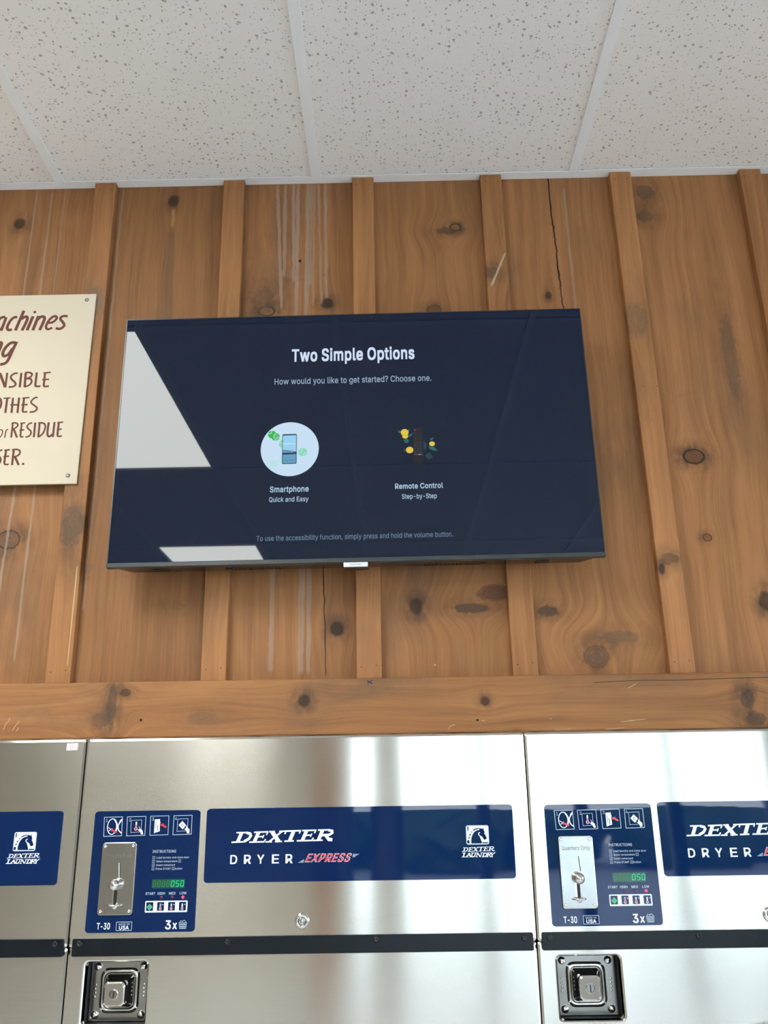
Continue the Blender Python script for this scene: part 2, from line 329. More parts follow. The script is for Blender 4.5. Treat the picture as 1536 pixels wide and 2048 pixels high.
# ------------------------------------------------------------------ mesh helpers
def link(name, bm, mat, parent=None, loc=None, smooth=False, bevel=0.0, seg=2):
    me = bpy.data.meshes.new(name); bmesh.ops.recalc_face_normals(bm, faces=bm.faces)
    bm.to_mesh(me); bm.free()
    if mat: me.materials.append(mat)
    ob = bpy.data.objects.new(name, me); COL.objects.link(ob)
    if parent: ob.parent = parent
    if loc: ob.location = loc
    if smooth:
        for p in me.polygons: p.use_smooth = True
    if bevel:
        md = ob.modifiers.new('bevel', 'BEVEL'); md.width = bevel; md.segments = seg; md.limit_method = 'ANGLE'; md.angle_limit = math.radians(40); md.harden_normals = False
    return ob
def tag(o, label=None, cat=None, group=None, kind=None):
    if label: o['label'] = label
    if cat: o['category'] = cat
    if group: o['group'] = group
    if kind: o['kind'] = kind
    return o
def empty(name, loc, label, cat, group=None):
    o = bpy.data.objects.new(name, None); COL.objects.link(o); o.location = loc; o.empty_display_size = 0.1
    return tag(o, label, cat, group)
def box(bm, x0, x1, y0, y1, z0, z1):
    vs = [bm.verts.new((x, y, z)) for x in (x0, x1) for y in (y0, y1) for z in (z0, z1)]
    for f in ((0, 1, 3, 2), (4, 6, 7, 5), (0, 4, 5, 1), (2, 3, 7, 6), (0, 2, 6, 4), (1, 5, 7, 3)): bm.faces.new([vs[i] for i in f])
    return vs
def rr(x0, z0, x1, z1, r, n=6):
    pts = []
    for cx, cz, a0 in ((x1-r, z1-r, 0), (x0+r, z1-r, 90), (x0+r, z0+r, 180), (x1-r, z0+r, 270)):
        for i in range(n+1):
            a = math.radians(a0 + 90*i/n); pts.append((cx + r*math.cos(a), cz + r*math.sin(a)))
    return pts
def circ(cx, cz, rx, rz=None, n=28, a0=0):
    rz = rz or rx
    return [(cx + rx*math.cos(2*math.pi*i/n+a0), cz + rz*math.sin(2*math.pi*i/n+a0)) for i in range(n)]
def flat(bm, pts, y):
    """one flat face facing -Y; y is a number or a function of z"""
    fy = y if callable(y) else (lambda z: y)
    bm.faces.new([bm.verts.new((x, fy(z), z)) for x, z in pts])
def prism(bm, pts, y0, y1):
    f0 = y0 if callable(y0) else (lambda z: y0); f1 = y1 if callable(y1) else (lambda z: y1)
    a = [bm.verts.new((x, f0(z), z)) for x, z in pts]; b = [bm.verts.new((x, f1(z), z)) for x, z in pts]
    bm.faces.new(a); bm.faces.new(b[::-1])
    for i in range(len(a)):
        j = (i+1) % len(a); bm.faces.new((a[i], b[i], b[j], a[j]))
def loft(bm, rings, cap0=True, cap1=True):
    R = [[bm.verts.new(p) for p in r] for r in rings]
    for a, b in zip(R, R[1:]):
        for i in range(len(a)):
            j = (i+1) % len(a); bm.faces.new((a[i], a[j], b[j], b[i]))
    if cap0: bm.faces.new(R[0][::-1])
    if cap1: bm.faces.new(R[-1])
def lathe(bm, cx, cz, prof, n=28):
    """profile of (radius, y) revolved about the Y axis through (cx, cz)"""
    loft(bm, [[(cx + r*math.cos(2*math.pi*i/n), y, cz + r*math.sin(2*math.pi*i/n)) for i in range(n)] for r, y in prof])
def spline(pts, sub=6):
    if len(pts) < 3: return pts
    out = []; P = [pts[0]] + list(pts) + [pts[-1]]
    for i in range(1, len(P)-2):
        p0, p1, p2, p3 = P[i-1:i+3]
        for k in range(sub):
            t = k/sub
            out.append(tuple(0.5*((2*p1[d]) + (-p0[d]+p2[d])*t + (2*p0[d]-5*p1[d]+4*p2[d]-p3[d])*t*t + (-p0[d]+3*p1[d]-3*p2[d]+p3[d])*t**3) for d in (0, 1)))
    out.append(pts[-1]); return out
LAYER = [0]
def lift(y):
    LAYER[0] = (LAYER[0]+1) % 9; d = LAYER[0]*1.6e-5
    return (lambda z: y(z)-d) if callable(y) else (lambda z: y-d)
def stroke(bm, pts, wd, y, smooth=True, closed=False):
    """a painted line of width wd through pts (x, z)"""
    P = spline(pts) if smooth and not closed else list(pts)
    fy = lift(y)
    n = len(P); L = []; R = []
    for i in range(n):
        if closed: a, b = P[i-1], P[(i+1) % n]
        else: a, b = P[max(i-1, 0)], P[min(i+1, n-1)]
        if closed or 0 < i < n-1:
            p = P[i]; d1 = Vector((p[0]-P[i-1][0], p[1]-P[i-1][1])); q = P[(i+1) % n]; d2 = Vector((q[0]-p[0], q[1]-p[1]))
            if d1.length < 1e-9: d1 = d2
            if d2.length < 1e-9: d2 = d1
            d1.normalize(); d2.normalize(); d = d1 + d2
            if d.length < 1e-6: d = d1.copy()
            d.normalize(); k = 1/max(0.5, math.sqrt(max(0.0, (1+d1.dot(d2))/2)))
        else:
            d = Vector((b[0]-a[0], b[1]-a[1])); d.normalize(); k = 1
        nx, nz = -d.y*wd/2*k, d.x*wd/2*k
        for S, s in ((L, 1), (R, -1)):
            x, z = P[i][0]+nx*s, P[i][1]+nz*s; S.append(bm.verts.new((x, fy(z)-(0 if closed else i*3e-6), z)))
    for i in range(n if closed else n-1):
        j = (i+1) % n; bm.faces.new((L[i], L[j], R[j], R[i]))
def text(bm, body, x, z, h=None, w=None, y=0.0, align='L', shear=0.0, bold=0.0, space=1.0):
    """printed lettering: baseline at z, cap height h, stretched to width w; all in metres"""
    pen = 0.0; V = []; F = []
    offs = [(0, 0)] if bold < 0.007 else [(dx*bold*0.55, dz*bold*0.45) for dx in (-1, 0, 1) for dz in (-1, 1)]
    for ch in body:
        if ch == ' ': pen += 0.2*space; continue
        a_, vs, fs = GLYPHS['R'+ch]
        for n_, (dx, dz) in enumerate(offs):
            o = len(V); V += [(pen+vx/1000+dx, vz/1000+dz, n_*1.2e-5+i_*1.5e-7) for i_, (vx, vz) in enumerate(vs)]; F += [[o+i for i in f] for f in fs]
        pen += a_/1000*space + bold*0.8
    x0, x1 = min(v[0] for v in V), max(v[0] for v in V)
    sz = h/0.509 if h else w/(x1-x0); sx = w/(x1-x0) if w else sz
    off = {'L': 0, 'C': -(x1-x0)*sx/2, 'R': -(x1-x0)*sx}[align]
    fy = y if callable(y) else (lambda q: y)
    vm = []
    for vx, vz, ly in V:
        zz = z + vz*sz; xx = x + off + (vx-x0)*sx + shear*vz*sz; vm.append(bm.verts.new((xx, fy(zz)-ly, zz)))
    for f in F:
        try: bm.faces.new([vm[i] for i in f])
        except ValueError: pass
def B(): return bmesh.new()
def copy_tree(o, parent=None):
    c = o.copy(); COL.objects.link(c); c.parent = parent
    for ch in list(o.children): copy_tree(ch, c)
    return c
def screw(name, x, z, y, r, h, mat, parent, slot=True):
    bm = B(); lathe(bm, x, z, [(r, y), (r*0.98, y-h*0.35), (r*0.8, y-h*0.75), (r*0.45, y-h), (r*0.4, y-h*0.72) if slot else (r*0.2, y-h*1.03)], 20)
    return link(name, bm, mat, parent, smooth=True)
# simplified sans letter shapes: key, advance, outline points in 1/1000 em, faces
GLYPHS = {k_: (a_, [tuple(map(int, p_.split(","))) for p_ in v_.split()], [tuple(map(int, q_.split("."))) for q_ in f_.split()]) for k_, a_, v_, f_ in (
('R,', 188, '38,-119 68,71 137,71 84,-119', '0.1.2 0.2.3'),
('R-', 453, '337,244 337,188 114,188 114,244', '2.3.0 2.0.1'),
('R.', 188, '95,-4 83,-3 73,1 63,9 55,18 51,29 50,41 51,53 55,64 63,73 73,81 83,85 95,87 107,85 118,81 128,73 135,64 140,53 141,41 140,29 135,18 128,9 118,1 107,-3', '11.12.13 10.11.13 10.13.14 9.10.14 9.14.15 8.9.15 8.15.16 7.8.16 7.16.17 6.7.17 6.17.18 5.6.18 5.18.19 4.5.19 4.19.20 3.4.20 3.20.21 2.3.21 2.21.22 1.2.22 1.22.23 0.1.23'),
('R/', 249, '235,533 71,-76 14,-76 178,533', '2.3.0 2.0.1'),
('R0', 453, '227,-7 191,-3 158,7 130,24 105,48 85,77 69,113 57,155 50,202 48,254 50,306 57,353 69,395 85,431 106,461 130,484 159,502 191,512 227,516 262,512 295,502 323,484 348,461 368,431 384,395 396,353 403,306 405,254 403,202 396,155 384,113 368,77 348,48 323,24 295,7 263,-3 227,50 250,52 271,60 290,74 306,92 320,116 330,144 338,176 342,213 344,254 342,295 338,332 330,365 320,393 306,416 290,435 271,449 250,457 227,460 203,457 182,449 163,435 147,416 134,393 123,365 115,332 111,295 109,254 111,213 115,176 123,144 134,116 147,92 163,74 182,60 203,52', '17.18.19 16.17.19 16.19.20 15.16.20 15.20.21 14.15.21 14.21.22 13.14.55 55.14.54 54.14.22 54.22.53 53.22.23 13.55.56 52.53.23 13.56.57 51.52.23 13.57.58 50.51.23 12.13.58 50.23.24 12.58.59 49.50.24 11.12.59 49.24.25 11.59.60 48.49.25 11.60.61 47.48.25 10.11.61 47.25.26 10.61.62 46.47.26 9.10.62 46.26.27 9.62.63 45.46.27 8.9.63 8.63.64 44.45.27 44.27.28 8.64.65 43.44.28 7.8.65 43.28.29 7.65.66 42.43.29 6.7.66 42.29.30 6.66.67 41.42.30 6.67.68 40.41.30 5.6.68 40.30.31 5.68.69 39.40.31 4.5.69 39.31.32 4.69.70 38.39.32 4.70.71 37.38.32 4.71.36 36.37.32 4.36.32 3.4.32 3.32.33 2.3.33 2.33.34 1.2.34 1.34.35 0.1.35'),
('R1', 453, '76,0 76,55 391,55 391,0 276,509 276,0 212,0 212,448 209,448 86,358 86,427 198,509', '0.1.2 0.2.3 10.11.4 10.4.8 8.4.7 7.4.5 10.8.9 6.7.5'),
('R2', 453, '64,0 64,47 234,229 252,248 268,266 282,282 294,298 303,312 311,327 316,341 319,356 320,371 319,389 315,405 308,419 298,431 287,441 273,449 258,455 241,458 224,460 205,458 188,454 172,447 159,438 148,427 139,413 132,398 128,381 127,362 66,362 68,391 75,418 86,442 102,464 121,482 143,496 168,507 196,513 225,516 254,513 281,507 306,497 328,482 346,465 361,445 372,423 379,398 381,372 380,354 377,336 371,318 363,299 351,280 336,259 317,235 294,209 267,180 153,60 153,57 389,57 389,0', '38.39.40 37.38.40 37.40.41 36.37.41 36.41.42 36.42.43 35.36.43 34.35.43 34.43.44 34.44.20 20.44.45 33.34.21 21.34.20 19.20.45 33.21.22 18.19.45 17.18.45 33.22.23 16.17.45 33.23.24 16.45.46 32.33.24 15.16.46 32.24.25 14.15.46 32.25.26 14.46.47 13.14.47 31.32.26 31.26.27 12.13.47 31.27.28 12.47.48 30.31.28 11.12.48 30.28.29 11.48.49 10.11.49 9.10.49 9.49.50 8.9.50 8.50.51 7.8.51 7.51.52 6.7.52 6.52.53 5.6.53 4.5.53 4.53.54 3.4.54 3.54.55 2.3.55 2.55.56 1.2.56 1.56.57 1.57.58 1.58.59 1.59.60 1.60.61 0.1.61'),
('R3', 453, '218,-7 188,-5 159,1 133,10 108,22 88,38 70,57 57,79 48,104 44,132 109,132 112,115 118,100 126,87 137,76 150,66 165,59 182,54 200,51 219,50 239,51 258,55 275,61 291,69 304,80 315,93 323,108 328,125 329,145 328,163 323,180 316,196 306,211 292,223 275,234 254,241 229,246 201,248 157,248 157,299 288,448 288,452 70,452 70,509 372,509 372,461 211,278 211,289 247,290 279,286 308,276 333,262 354,244 371,222 383,198 391,173 393,145 390,116 383,90 370,66 354,45 333,27 309,12 281,2 251,-5', '42.43.44 42.44.45 42.45.41 41.45.40 40.45.46 39.40.47 47.40.46 38.39.47 47.48.49 38.47.49 38.49.50 38.50.51 38.51.37 37.51.52 36.37.52 35.36.52 35.52.53 34.35.53 33.34.53 32.33.53 32.53.54 31.32.54 31.54.55 30.31.55 29.30.55 29.55.56 28.29.56 27.28.56 27.56.57 8.9.10 8.10.11 26.27.57 26.57.58 8.11.12 25.26.58 7.8.12 7.12.13 24.25.58 24.58.59 7.13.14 23.24.59 6.7.14 6.14.15 22.23.59 6.15.16 22.59.60 21.22.60 6.16.17 5.6.17 20.21.60 5.17.18 5.18.19 19.20.60 5.19.60 5.60.61 4.5.61 4.61.62 3.4.62 3.62.63 2.3.63 2.63.64 1.2.64 0.1.64'),
('R4', 453, '40,105 40,158 247,509 311,509 109,166 109,163 413,163 413,105 282,0 282,121 282,146 282,318 343,318 343,0', '1.2.3 1.3.4 1.4.5 1.5.6 1.6.7 0.1.7 10.11.12 10.12.13 9.10.13 8.9.13'),
('R8', 453, '226,-7 193,-5 163,1 136,11 111,25 91,42 74,62 62,84 54,109 52,135 53,156 58,176 65,195 75,212 87,228 101,241 117,252 134,260 153,265 153,267 129,276 109,289 93,308 80,330 73,354 70,380 73,405 79,429 90,450 106,469 124,485 146,498 170,508 197,514 226,516 255,514 282,508 306,498 328,485 346,469 361,450 373,429 379,405 382,380 379,354 372,330 359,308 343,289 323,276 300,267 300,265 319,260 335,252 351,241 365,228 377,212 387,195 395,176 399,156 401,135 398,109 391,84 378,62 362,42 341,25 317,11 289,1 259,-5 226,49 248,50 267,54 285,60 300,69 313,79 323,91 331,106 335,121 337,139 335,157 330,173 322,189 312,202 298,213 283,223 265,230 247,234 226,235 206,234 187,230 169,223 154,213 140,202 130,189 122,173 117,157 115,139 117,121 121,106 129,91 139,79 152,69 167,60 185,54 205,50 226,290 244,291 260,294 274,300 287,308 298,318 307,330 314,344 318,359 319,376 318,392 314,407 308,420 299,432 288,442 275,449 260,455 244,459 226,460 208,459 192,455 177,449 164,442 153,432 145,420 138,407 134,392 133,376 134,359 138,344 145,330 154,318 165,308 178,300 193,294 209,291', '33.34.35 32.33.35 32.35.36 31.32.36 31.36.37 30.31.37 30.37.38 29.30.38 29.38.39 28.29.123 123.29.39 123.39.122 122.39.121 121.39.40 28.123.124 120.121.40 28.124.125 119.120.40 27.28.125 119.40.41 27.125.126 118.119.41 27.126.127 117.118.41 27.127.128 116.117.41 26.27.128 116.41.42 26.128.129 115.116.42 26.129.130 114.115.42 25.26.130 114.42.43 25.130.131 113.114.43 24.25.131 113.43.44 24.131.132 112.113.44 24.132.133 111.112.44 23.24.133 111.44.45 23.133.134 110.111.45 22.23.134 22.134.135 109.110.45 109.45.46 22.135.136 108.109.46 21.22.136 21.136.137 107.108.46 107.46.47 21.137.138 106.107.47 21.138.139 105.106.47 21.139.104 104.105.47 21.104.47 20.21.47 20.47.48 19.20.48 19.48.49 18.19.49 18.49.50 17.18.50 17.50.51 16.17.51 16.51.52 15.16.52 15.52.53 14.15.87 87.15.86 86.15.53 86.53.85 85.53.54 14.87.88 84.85.54 14.88.89 83.84.54 13.14.89 83.54.55 13.89.90 82.83.55 13.90.91 81.82.55 12.13.91 81.55.56 12.91.92 80.81.56 11.12.92 80.56.57 11.92.93 79.80.57 10.11.93 79.57.58 10.93.94 78.79.58 10.94.95 77.78.58 9.10.95 77.58.59 9.95.96 76.77.59 8.9.96 76.59.60 8.96.97 75.76.60 7.8.97 75.60.61 7.97.98 74.75.61 7.98.99 73.74.61 6.7.99 73.61.62 6.99.100 72.73.62 6.100.101 71.72.62 5.6.101 71.62.63 5.101.102 70.71.63 5.102.103 69.70.63 5.103.68 68.69.63 5.68.63 4.5.63 4.63.64 3.4.64 3.64.65 2.3.65 2.65.66 1.2.66 1.66.67 0.1.67'),
('R?', 358, '132,152 132,159 133,187 136,211 141,230 148,245 157,258 168,269 180,279 194,288 209,298 223,309 236,321 247,334 255,349 260,365 262,384 260,399 257,413 250,425 242,436 232,445 220,452 207,457 193,461 178,462 163,461 150,458 137,453 125,446 115,437 106,425 99,412 94,396 92,378 27,378 30,406 38,430 49,452 64,471 82,487 103,499 126,508 151,514 178,516 206,514 232,508 255,498 275,486 292,470 306,451 316,430 322,407 324,382 322,356 316,332 306,311 292,292 275,276 254,261 241,252 229,243 219,235 211,226 204,216 200,205 196,192 194,177 194,158 194,152 164,-4 152,-3 141,1 131,9 124,18 120,29 118,41 120,53 124,64 131,73 141,80 152,85 164,86 176,85 186,80 196,73 203,64 208,53 209,41 208,29 203,18 196,9 186,1 176,-3', '43.44.45 42.43.45 42.45.46 41.42.46 41.46.47 40.41.47 40.47.48 39.40.48 39.48.49 38.39.26 26.39.49 26.49.25 25.49.24 24.49.50 38.26.27 23.24.50 38.27.28 22.23.50 38.28.29 37.38.29 21.22.50 21.50.51 37.29.30 20.21.51 37.30.31 19.20.51 36.37.31 19.51.52 36.31.32 18.19.52 17.18.52 36.32.33 17.52.53 35.36.33 16.17.53 35.33.34 15.16.53 15.53.54 14.15.54 14.54.55 13.14.55 12.13.55 12.55.56 11.12.56 11.56.57 10.11.57 9.10.57 9.57.58 8.9.58 7.8.58 7.58.59 6.7.59 6.59.60 5.6.60 5.60.61 4.5.61 4.61.62 4.62.63 3.4.63 3.63.64 3.64.65 2.3.65 2.65.66 2.66.67 1.2.67 1.67.68 0.1.68 0.68.69 81.82.83 80.81.83 80.83.84 79.80.84 79.84.85 78.79.85 78.85.86 77.78.86 77.86.87 76.77.87 76.87.88 75.76.88 75.88.89 74.75.89 74.89.90 73.74.90 73.90.91 72.73.91 72.91.92 71.72.92 71.92.93 70.71.93'),
('RA', 480, '16,0 201,509 276,509 463,0 395,0 287,302 280,323 272,346 264,372 255,402 244,438 232,478 245,478 233,437 222,402 213,371 204,345 197,322 191,302 85,0 110,142 110,199 370,199 370,142', '0.1.11 11.1.2 11.2.12 12.2.3 0.11.13 13.11.10 13.12.10 10.12.3 9.10.3 0.13.14 0.14.15 8.9.3 7.8.3 0.15.16 6.7.3 0.16.17 5.6.3 0.17.18 0.18.19 4.5.3 20.21.22 20.22.23'),
('RC', 510, '267,-7 225,-3 186,7 150,25 119,49 92,79 70,115 53,157 44,203 40,254 44,305 53,352 70,393 92,429 119,459 150,484 186,501 225,512 267,516 293,514 317,511 340,504 362,496 383,485 402,471 419,456 435,438 448,418 459,397 467,373 473,348 408,348 404,365 397,380 389,395 380,407 369,418 357,428 344,437 330,444 315,449 300,453 284,455 267,456 237,453 209,445 184,432 161,414 141,391 125,364 113,332 106,295 103,254 106,213 113,177 125,145 141,117 161,94 184,76 210,63 237,56 267,53 284,54 300,56 315,60 330,65 344,72 357,81 369,90 380,102 389,114 397,128 404,144 408,160 473,160 467,135 459,112 448,91 435,71 420,53 402,38 383,24 363,13 341,5 317,-2 293,-6', '17.18.19 17.19.20 16.17.20 16.20.21 16.21.22 15.16.22 15.22.23 15.23.24 14.15.24 14.24.25 13.14.44 44.14.43 43.14.25 42.43.25 42.25.26 41.42.26 13.44.45 40.41.26 39.40.26 13.45.46 38.39.26 38.26.27 37.38.27 13.46.47 12.13.47 36.37.27 35.36.27 35.27.28 12.47.48 34.35.28 34.28.29 33.34.29 11.12.48 11.48.49 32.33.29 32.29.30 31.32.30 11.49.50 10.11.50 10.50.51 9.10.51 9.51.52 8.9.52 8.52.53 8.53.54 7.8.54 7.54.55 72.73.74 72.74.75 6.7.55 6.55.56 71.72.75 71.75.76 70.71.76 6.56.57 5.6.57 69.70.76 69.76.77 68.69.77 5.57.58 68.77.78 67.68.78 66.67.78 4.5.58 4.58.59 65.66.78 65.78.79 64.65.79 4.59.60 63.64.79 4.60.61 62.63.79 61.62.79 4.61.79 4.79.80 3.4.80 3.80.81 2.3.81 2.81.82 2.82.83 1.2.83 1.83.84 1.84.85 0.1.85'),
('RD', 502, '219,0 96,0 96,57 215,57 254,60 288,68 318,81 343,99 363,122 379,149 390,181 397,216 399,255 397,294 390,329 379,361 364,388 344,410 320,428 291,441 258,449 221,452 93,452 93,509 225,509 273,505 315,495 353,478 385,455 412,426 433,391 449,351 458,306 462,255 458,205 449,159 433,119 411,83 384,54 351,31 312,14 268,3 125,509 125,0 60,0 60,509', '22.23.24 22.24.25 22.25.26 22.26.27 22.27.28 22.28.21 21.28.20 20.28.29 19.20.29 18.19.29 17.18.29 17.29.30 16.17.30 16.30.31 15.16.31 14.15.31 14.31.32 13.14.32 13.32.33 12.13.33 11.12.33 11.33.34 10.11.34 10.34.35 9.10.35 9.35.36 8.9.36 7.8.36 7.36.37 6.7.37 6.37.38 5.6.38 4.5.38 3.4.38 1.2.3 1.3.38 1.38.39 1.39.40 1.40.41 1.41.0 44.45.42 44.42.43'),
('RE', 419, '60,0 60,509 372,509 372,452 125,452 125,286 355,286 355,229 125,229 125,57 375,57 375,0', '0.1.4 4.1.2 4.2.3 0.4.5 0.5.8 8.5.6 8.6.7 0.8.9 0.9.10 0.10.11'),
('RG', 520, '269,-7 225,-3 185,7 149,25 118,49 91,79 69,116 53,157 43,203 40,254 43,305 53,352 69,393 91,429 117,459 149,484 184,501 223,512 265,516 291,514 316,510 340,504 363,494 384,483 403,469 421,453 436,436 449,416 460,395 468,373 474,349 408,349 402,365 395,379 387,393 378,406 368,417 356,427 344,436 330,443 315,448 300,453 283,455 265,456 236,453 209,445 183,432 160,414 141,392 125,364 113,332 106,295 103,254 106,213 113,177 125,145 141,117 161,95 184,76 210,63 238,56 269,53 296,55 322,61 345,71 365,85 382,102 396,123 407,147 413,173 415,202 434,199 283,199 283,256 478,256 478,200 475,160 466,124 451,91 431,62 406,38 377,19 344,5 308,-4', '17.18.19 17.19.20 16.17.20 16.20.21 16.21.22 15.16.22 15.22.23 14.15.23 14.23.24 14.24.25 13.14.44 44.14.43 43.14.25 42.43.25 41.42.25 13.44.45 40.41.25 40.25.26 39.40.26 13.45.46 38.39.26 37.38.26 37.26.27 13.46.47 12.13.47 36.37.27 35.36.27 35.27.28 12.47.48 34.35.28 34.28.29 11.12.48 33.34.29 11.48.49 32.33.29 32.29.30 31.32.30 11.49.50 10.11.50 10.50.51 9.10.51 9.51.52 72.73.74 72.74.70 70.74.75 8.9.52 8.52.53 8.53.54 7.8.54 72.70.69 71.70.75 71.75.76 69.72.71 69.71.76 7.54.55 68.69.76 68.76.77 6.7.55 67.68.77 6.55.56 67.77.78 66.67.78 6.56.57 5.6.57 65.66.78 5.57.58 65.78.79 64.65.79 4.5.58 4.58.59 63.64.79 4.59.60 63.79.80 62.63.80 4.60.61 61.62.80 4.61.80 3.4.80 3.80.81 2.3.81 2.81.82 1.2.82 1.82.83 0.1.83'),
('RH', 517, '60,0 60,509 125,509 125,289 392,289 392,509 457,509 457,0 392,0 392,232 125,232 125,0', '0.1.2 0.2.3 4.5.6 4.6.7 0.3.10 10.3.4 10.4.9 9.4.7 0.10.11 8.9.7'),
('RI', 300, '31,0 31,57 118,57 118,452 31,452 31,509 269,509 269,452 183,452 183,57 269,57 269,0', '4.5.6 4.6.7 3.4.7 2.3.8 8.3.7 2.8.9 0.1.2 0.2.9 0.9.10 0.10.11'),
('RL', 393, '60,0 60,509 125,509 125,57 361,57 361,0', '0.1.2 0.2.3 0.3.4 0.4.5'),
('RM', 628, '60,0 60,509 152,509 277,187 287,159 299,123 311,84 322,49 307,49 318,83 330,121 342,158 352,187 476,509 568,509 568,0 504,0 504,291 504,327 505,369 506,413 507,457 513,457 508,441 503,425 498,409 482,363 467,322 456,291 342,0 286,0 170,291 159,321 145,361 129,408 112,457 119,457 120,416 121,372 122,328 122,291 122,0', '0.1.35 35.1.2 35.2.36 36.2.3 12.13.21 21.13.14 21.14.22 22.14.15 0.35.37 37.35.34 37.36.34 34.36.3 12.21.24 24.21.20 23.22.15 24.23.20 20.23.15 12.24.25 0.37.38 19.20.15 12.25.26 33.34.3 0.38.39 18.19.15 12.26.27 32.33.3 0.39.40 17.18.15 12.27.28 31.32.3 0.40.41 30.31.3 12.28.29 16.17.15 30.3.4 11.12.29 30.4.5 10.11.29 30.5.6 9.10.29 30.6.8 8.6.7 8.9.29 30.8.29'),
('RN', 523, '60,0 60,509 136,509 343,183 349,174 355,163 363,151 371,137 379,122 388,107 396,90 405,73 414,55 405,54 403,72 402,90 401,108 400,126 399,142 399,157 399,195 399,509 463,509 463,0 387,0 202,290 177,331 168,346 159,363 148,381 108,452 119,454 122,384 124,328 125,291 125,0', '0.1.30 30.1.2 30.2.31 31.2.3 20.21.22 20.22.23 32.31.29 29.31.3 0.30.32 32.30.29 0.32.33 28.29.3 27.28.3 26.27.3 25.26.3 0.33.34 0.34.35 24.25.3 19.20.23 24.3.4 24.4.5 24.5.6 18.19.23 24.6.7 17.18.23 24.7.8 16.17.23 24.8.9 15.16.23 24.9.10 24.10.14 14.10.11 14.15.11 11.15.23 12.11.23 24.14.13 13.12.23 24.13.23'),
('RO', 533, '267,-7 225,-3 186,7 150,25 119,49 92,79 70,115 53,157 44,203 40,254 44,305 53,352 70,393 92,429 119,459 150,484 186,501 225,512 267,516 309,512 348,501 384,484 415,459 442,429 464,393 480,352 490,305 493,254 490,203 480,157 464,115 442,79 415,49 384,25 348,7 309,-3 267,53 296,55 324,63 349,76 372,94 392,116 408,144 420,176 428,213 430,254 428,295 420,332 408,365 392,392 372,415 349,433 324,446 296,453 267,456 237,453 210,445 184,433 161,415 142,392 125,364 113,332 106,295 103,254 106,213 113,176 125,144 142,117 161,94 184,76 210,63 237,55', '17.18.19 16.17.19 16.19.20 15.16.20 15.20.21 14.15.21 14.21.22 13.14.55 55.14.54 54.14.22 54.22.53 53.22.23 13.55.56 52.53.23 51.52.23 13.56.57 13.57.58 50.51.23 12.13.58 50.23.24 12.58.59 49.50.24 11.12.59 49.24.25 11.59.60 48.49.25 47.48.25 11.60.61 10.11.61 47.25.26 10.61.62 46.47.26 9.10.62 46.26.27 9.62.63 45.46.27 8.9.63 8.63.64 44.45.27 44.27.28 8.64.65 43.44.28 7.8.65 43.28.29 7.65.66 42.43.29 6.7.66 42.29.30 6.66.67 41.42.30 6.67.68 40.41.30 5.6.68 40.30.31 5.68.69 39.40.31 4.5.69 39.31.32 4.69.70 38.39.32 4.70.71 37.38.32 4.71.36 36.37.32 4.36.32 3.4.32 3.32.33 2.3.33 2.33.34 1.2.34 1.34.35 0.1.35'),
('RP', 445, '60,0 60,509 235,509 272,506 305,499 332,487 356,471 375,452 390,430 400,404 407,377 409,348 407,318 400,291 390,265 375,243 356,223 332,207 305,195 272,188 235,186 109,186 109,242 233,242 257,244 279,248 297,256 312,266 324,279 333,294 339,310 343,328 344,348 343,367 339,385 333,402 324,416 312,428 297,439 279,446 257,451 232,452 125,452 125,0', '0.1.42 42.1.2 42.2.3 42.3.4 42.4.5 42.5.6 42.6.7 0.42.22 22.42.43 41.42.7 40.41.7 40.7.8 39.40.8 38.39.8 37.38.8 37.8.9 36.37.9 35.36.9 35.9.10 34.35.10 33.34.10 33.10.11 32.33.11 31.32.11 31.11.12 30.31.12 30.12.13 29.30.13 28.29.13 28.13.14 27.28.14 26.27.14 26.14.15 25.26.15 24.25.15 23.24.15 23.15.16 0.22.21 43.22.23 43.23.20 20.23.16 20.16.17 20.17.18 20.18.19 0.21.20 0.20.43'),
('RQ', 533, '245,159 313,159 369,85 384,65 468,-48 401,-48 346,27 331,46 267,-7 225,-3 186,7 150,25 119,49 92,79 70,115 53,157 44,203 40,254 44,305 53,352 70,393 92,429 119,459 150,484 186,501 225,512 267,516 309,512 348,501 384,484 415,459 442,429 464,393 480,352 490,305 493,254 490,203 480,157 464,115 442,79 415,49 384,25 348,7 309,-3 267,53 296,55 324,63 349,76 372,94 392,116 408,144 420,176 428,213 430,254 428,295 420,332 408,365 392,392 372,415 349,433 324,446 296,453 267,456 237,453 210,445 184,433 161,415 142,392 125,364 113,332 106,295 103,254 106,213 113,176 125,144 142,117 161,94 184,76 210,63 237,55', '7.0.1 7.1.2 7.2.3 7.3.4 6.7.4 5.6.4 25.26.27 24.25.27 24.27.28 23.24.28 23.28.29 22.23.29 22.29.30 21.22.63 63.22.62 62.22.30 62.30.61 61.30.31 21.63.64 60.61.31 59.60.31 21.64.65 21.65.66 58.59.31 20.21.66 58.31.32 20.66.67 57.58.32 19.20.67 57.32.33 19.67.68 56.57.33 55.56.33 19.68.69 18.19.69 55.33.34 18.69.70 54.55.34 17.18.70 54.34.35 17.70.71 53.54.35 16.17.71 16.71.72 52.53.35 52.35.36 16.72.73 51.52.36 15.16.73 51.36.37 15.73.74 50.51.37 14.15.74 50.37.38 14.74.75 49.50.38 14.75.76 48.49.38 13.14.76 48.38.39 13.76.77 47.48.39 12.13.77 47.39.40 12.77.78 46.47.40 12.78.79 45.46.40 12.79.44 44.45.40 12.44.40 11.12.40 11.40.41 10.11.41 10.41.42 9.10.42 9.42.43 8.9.43'),
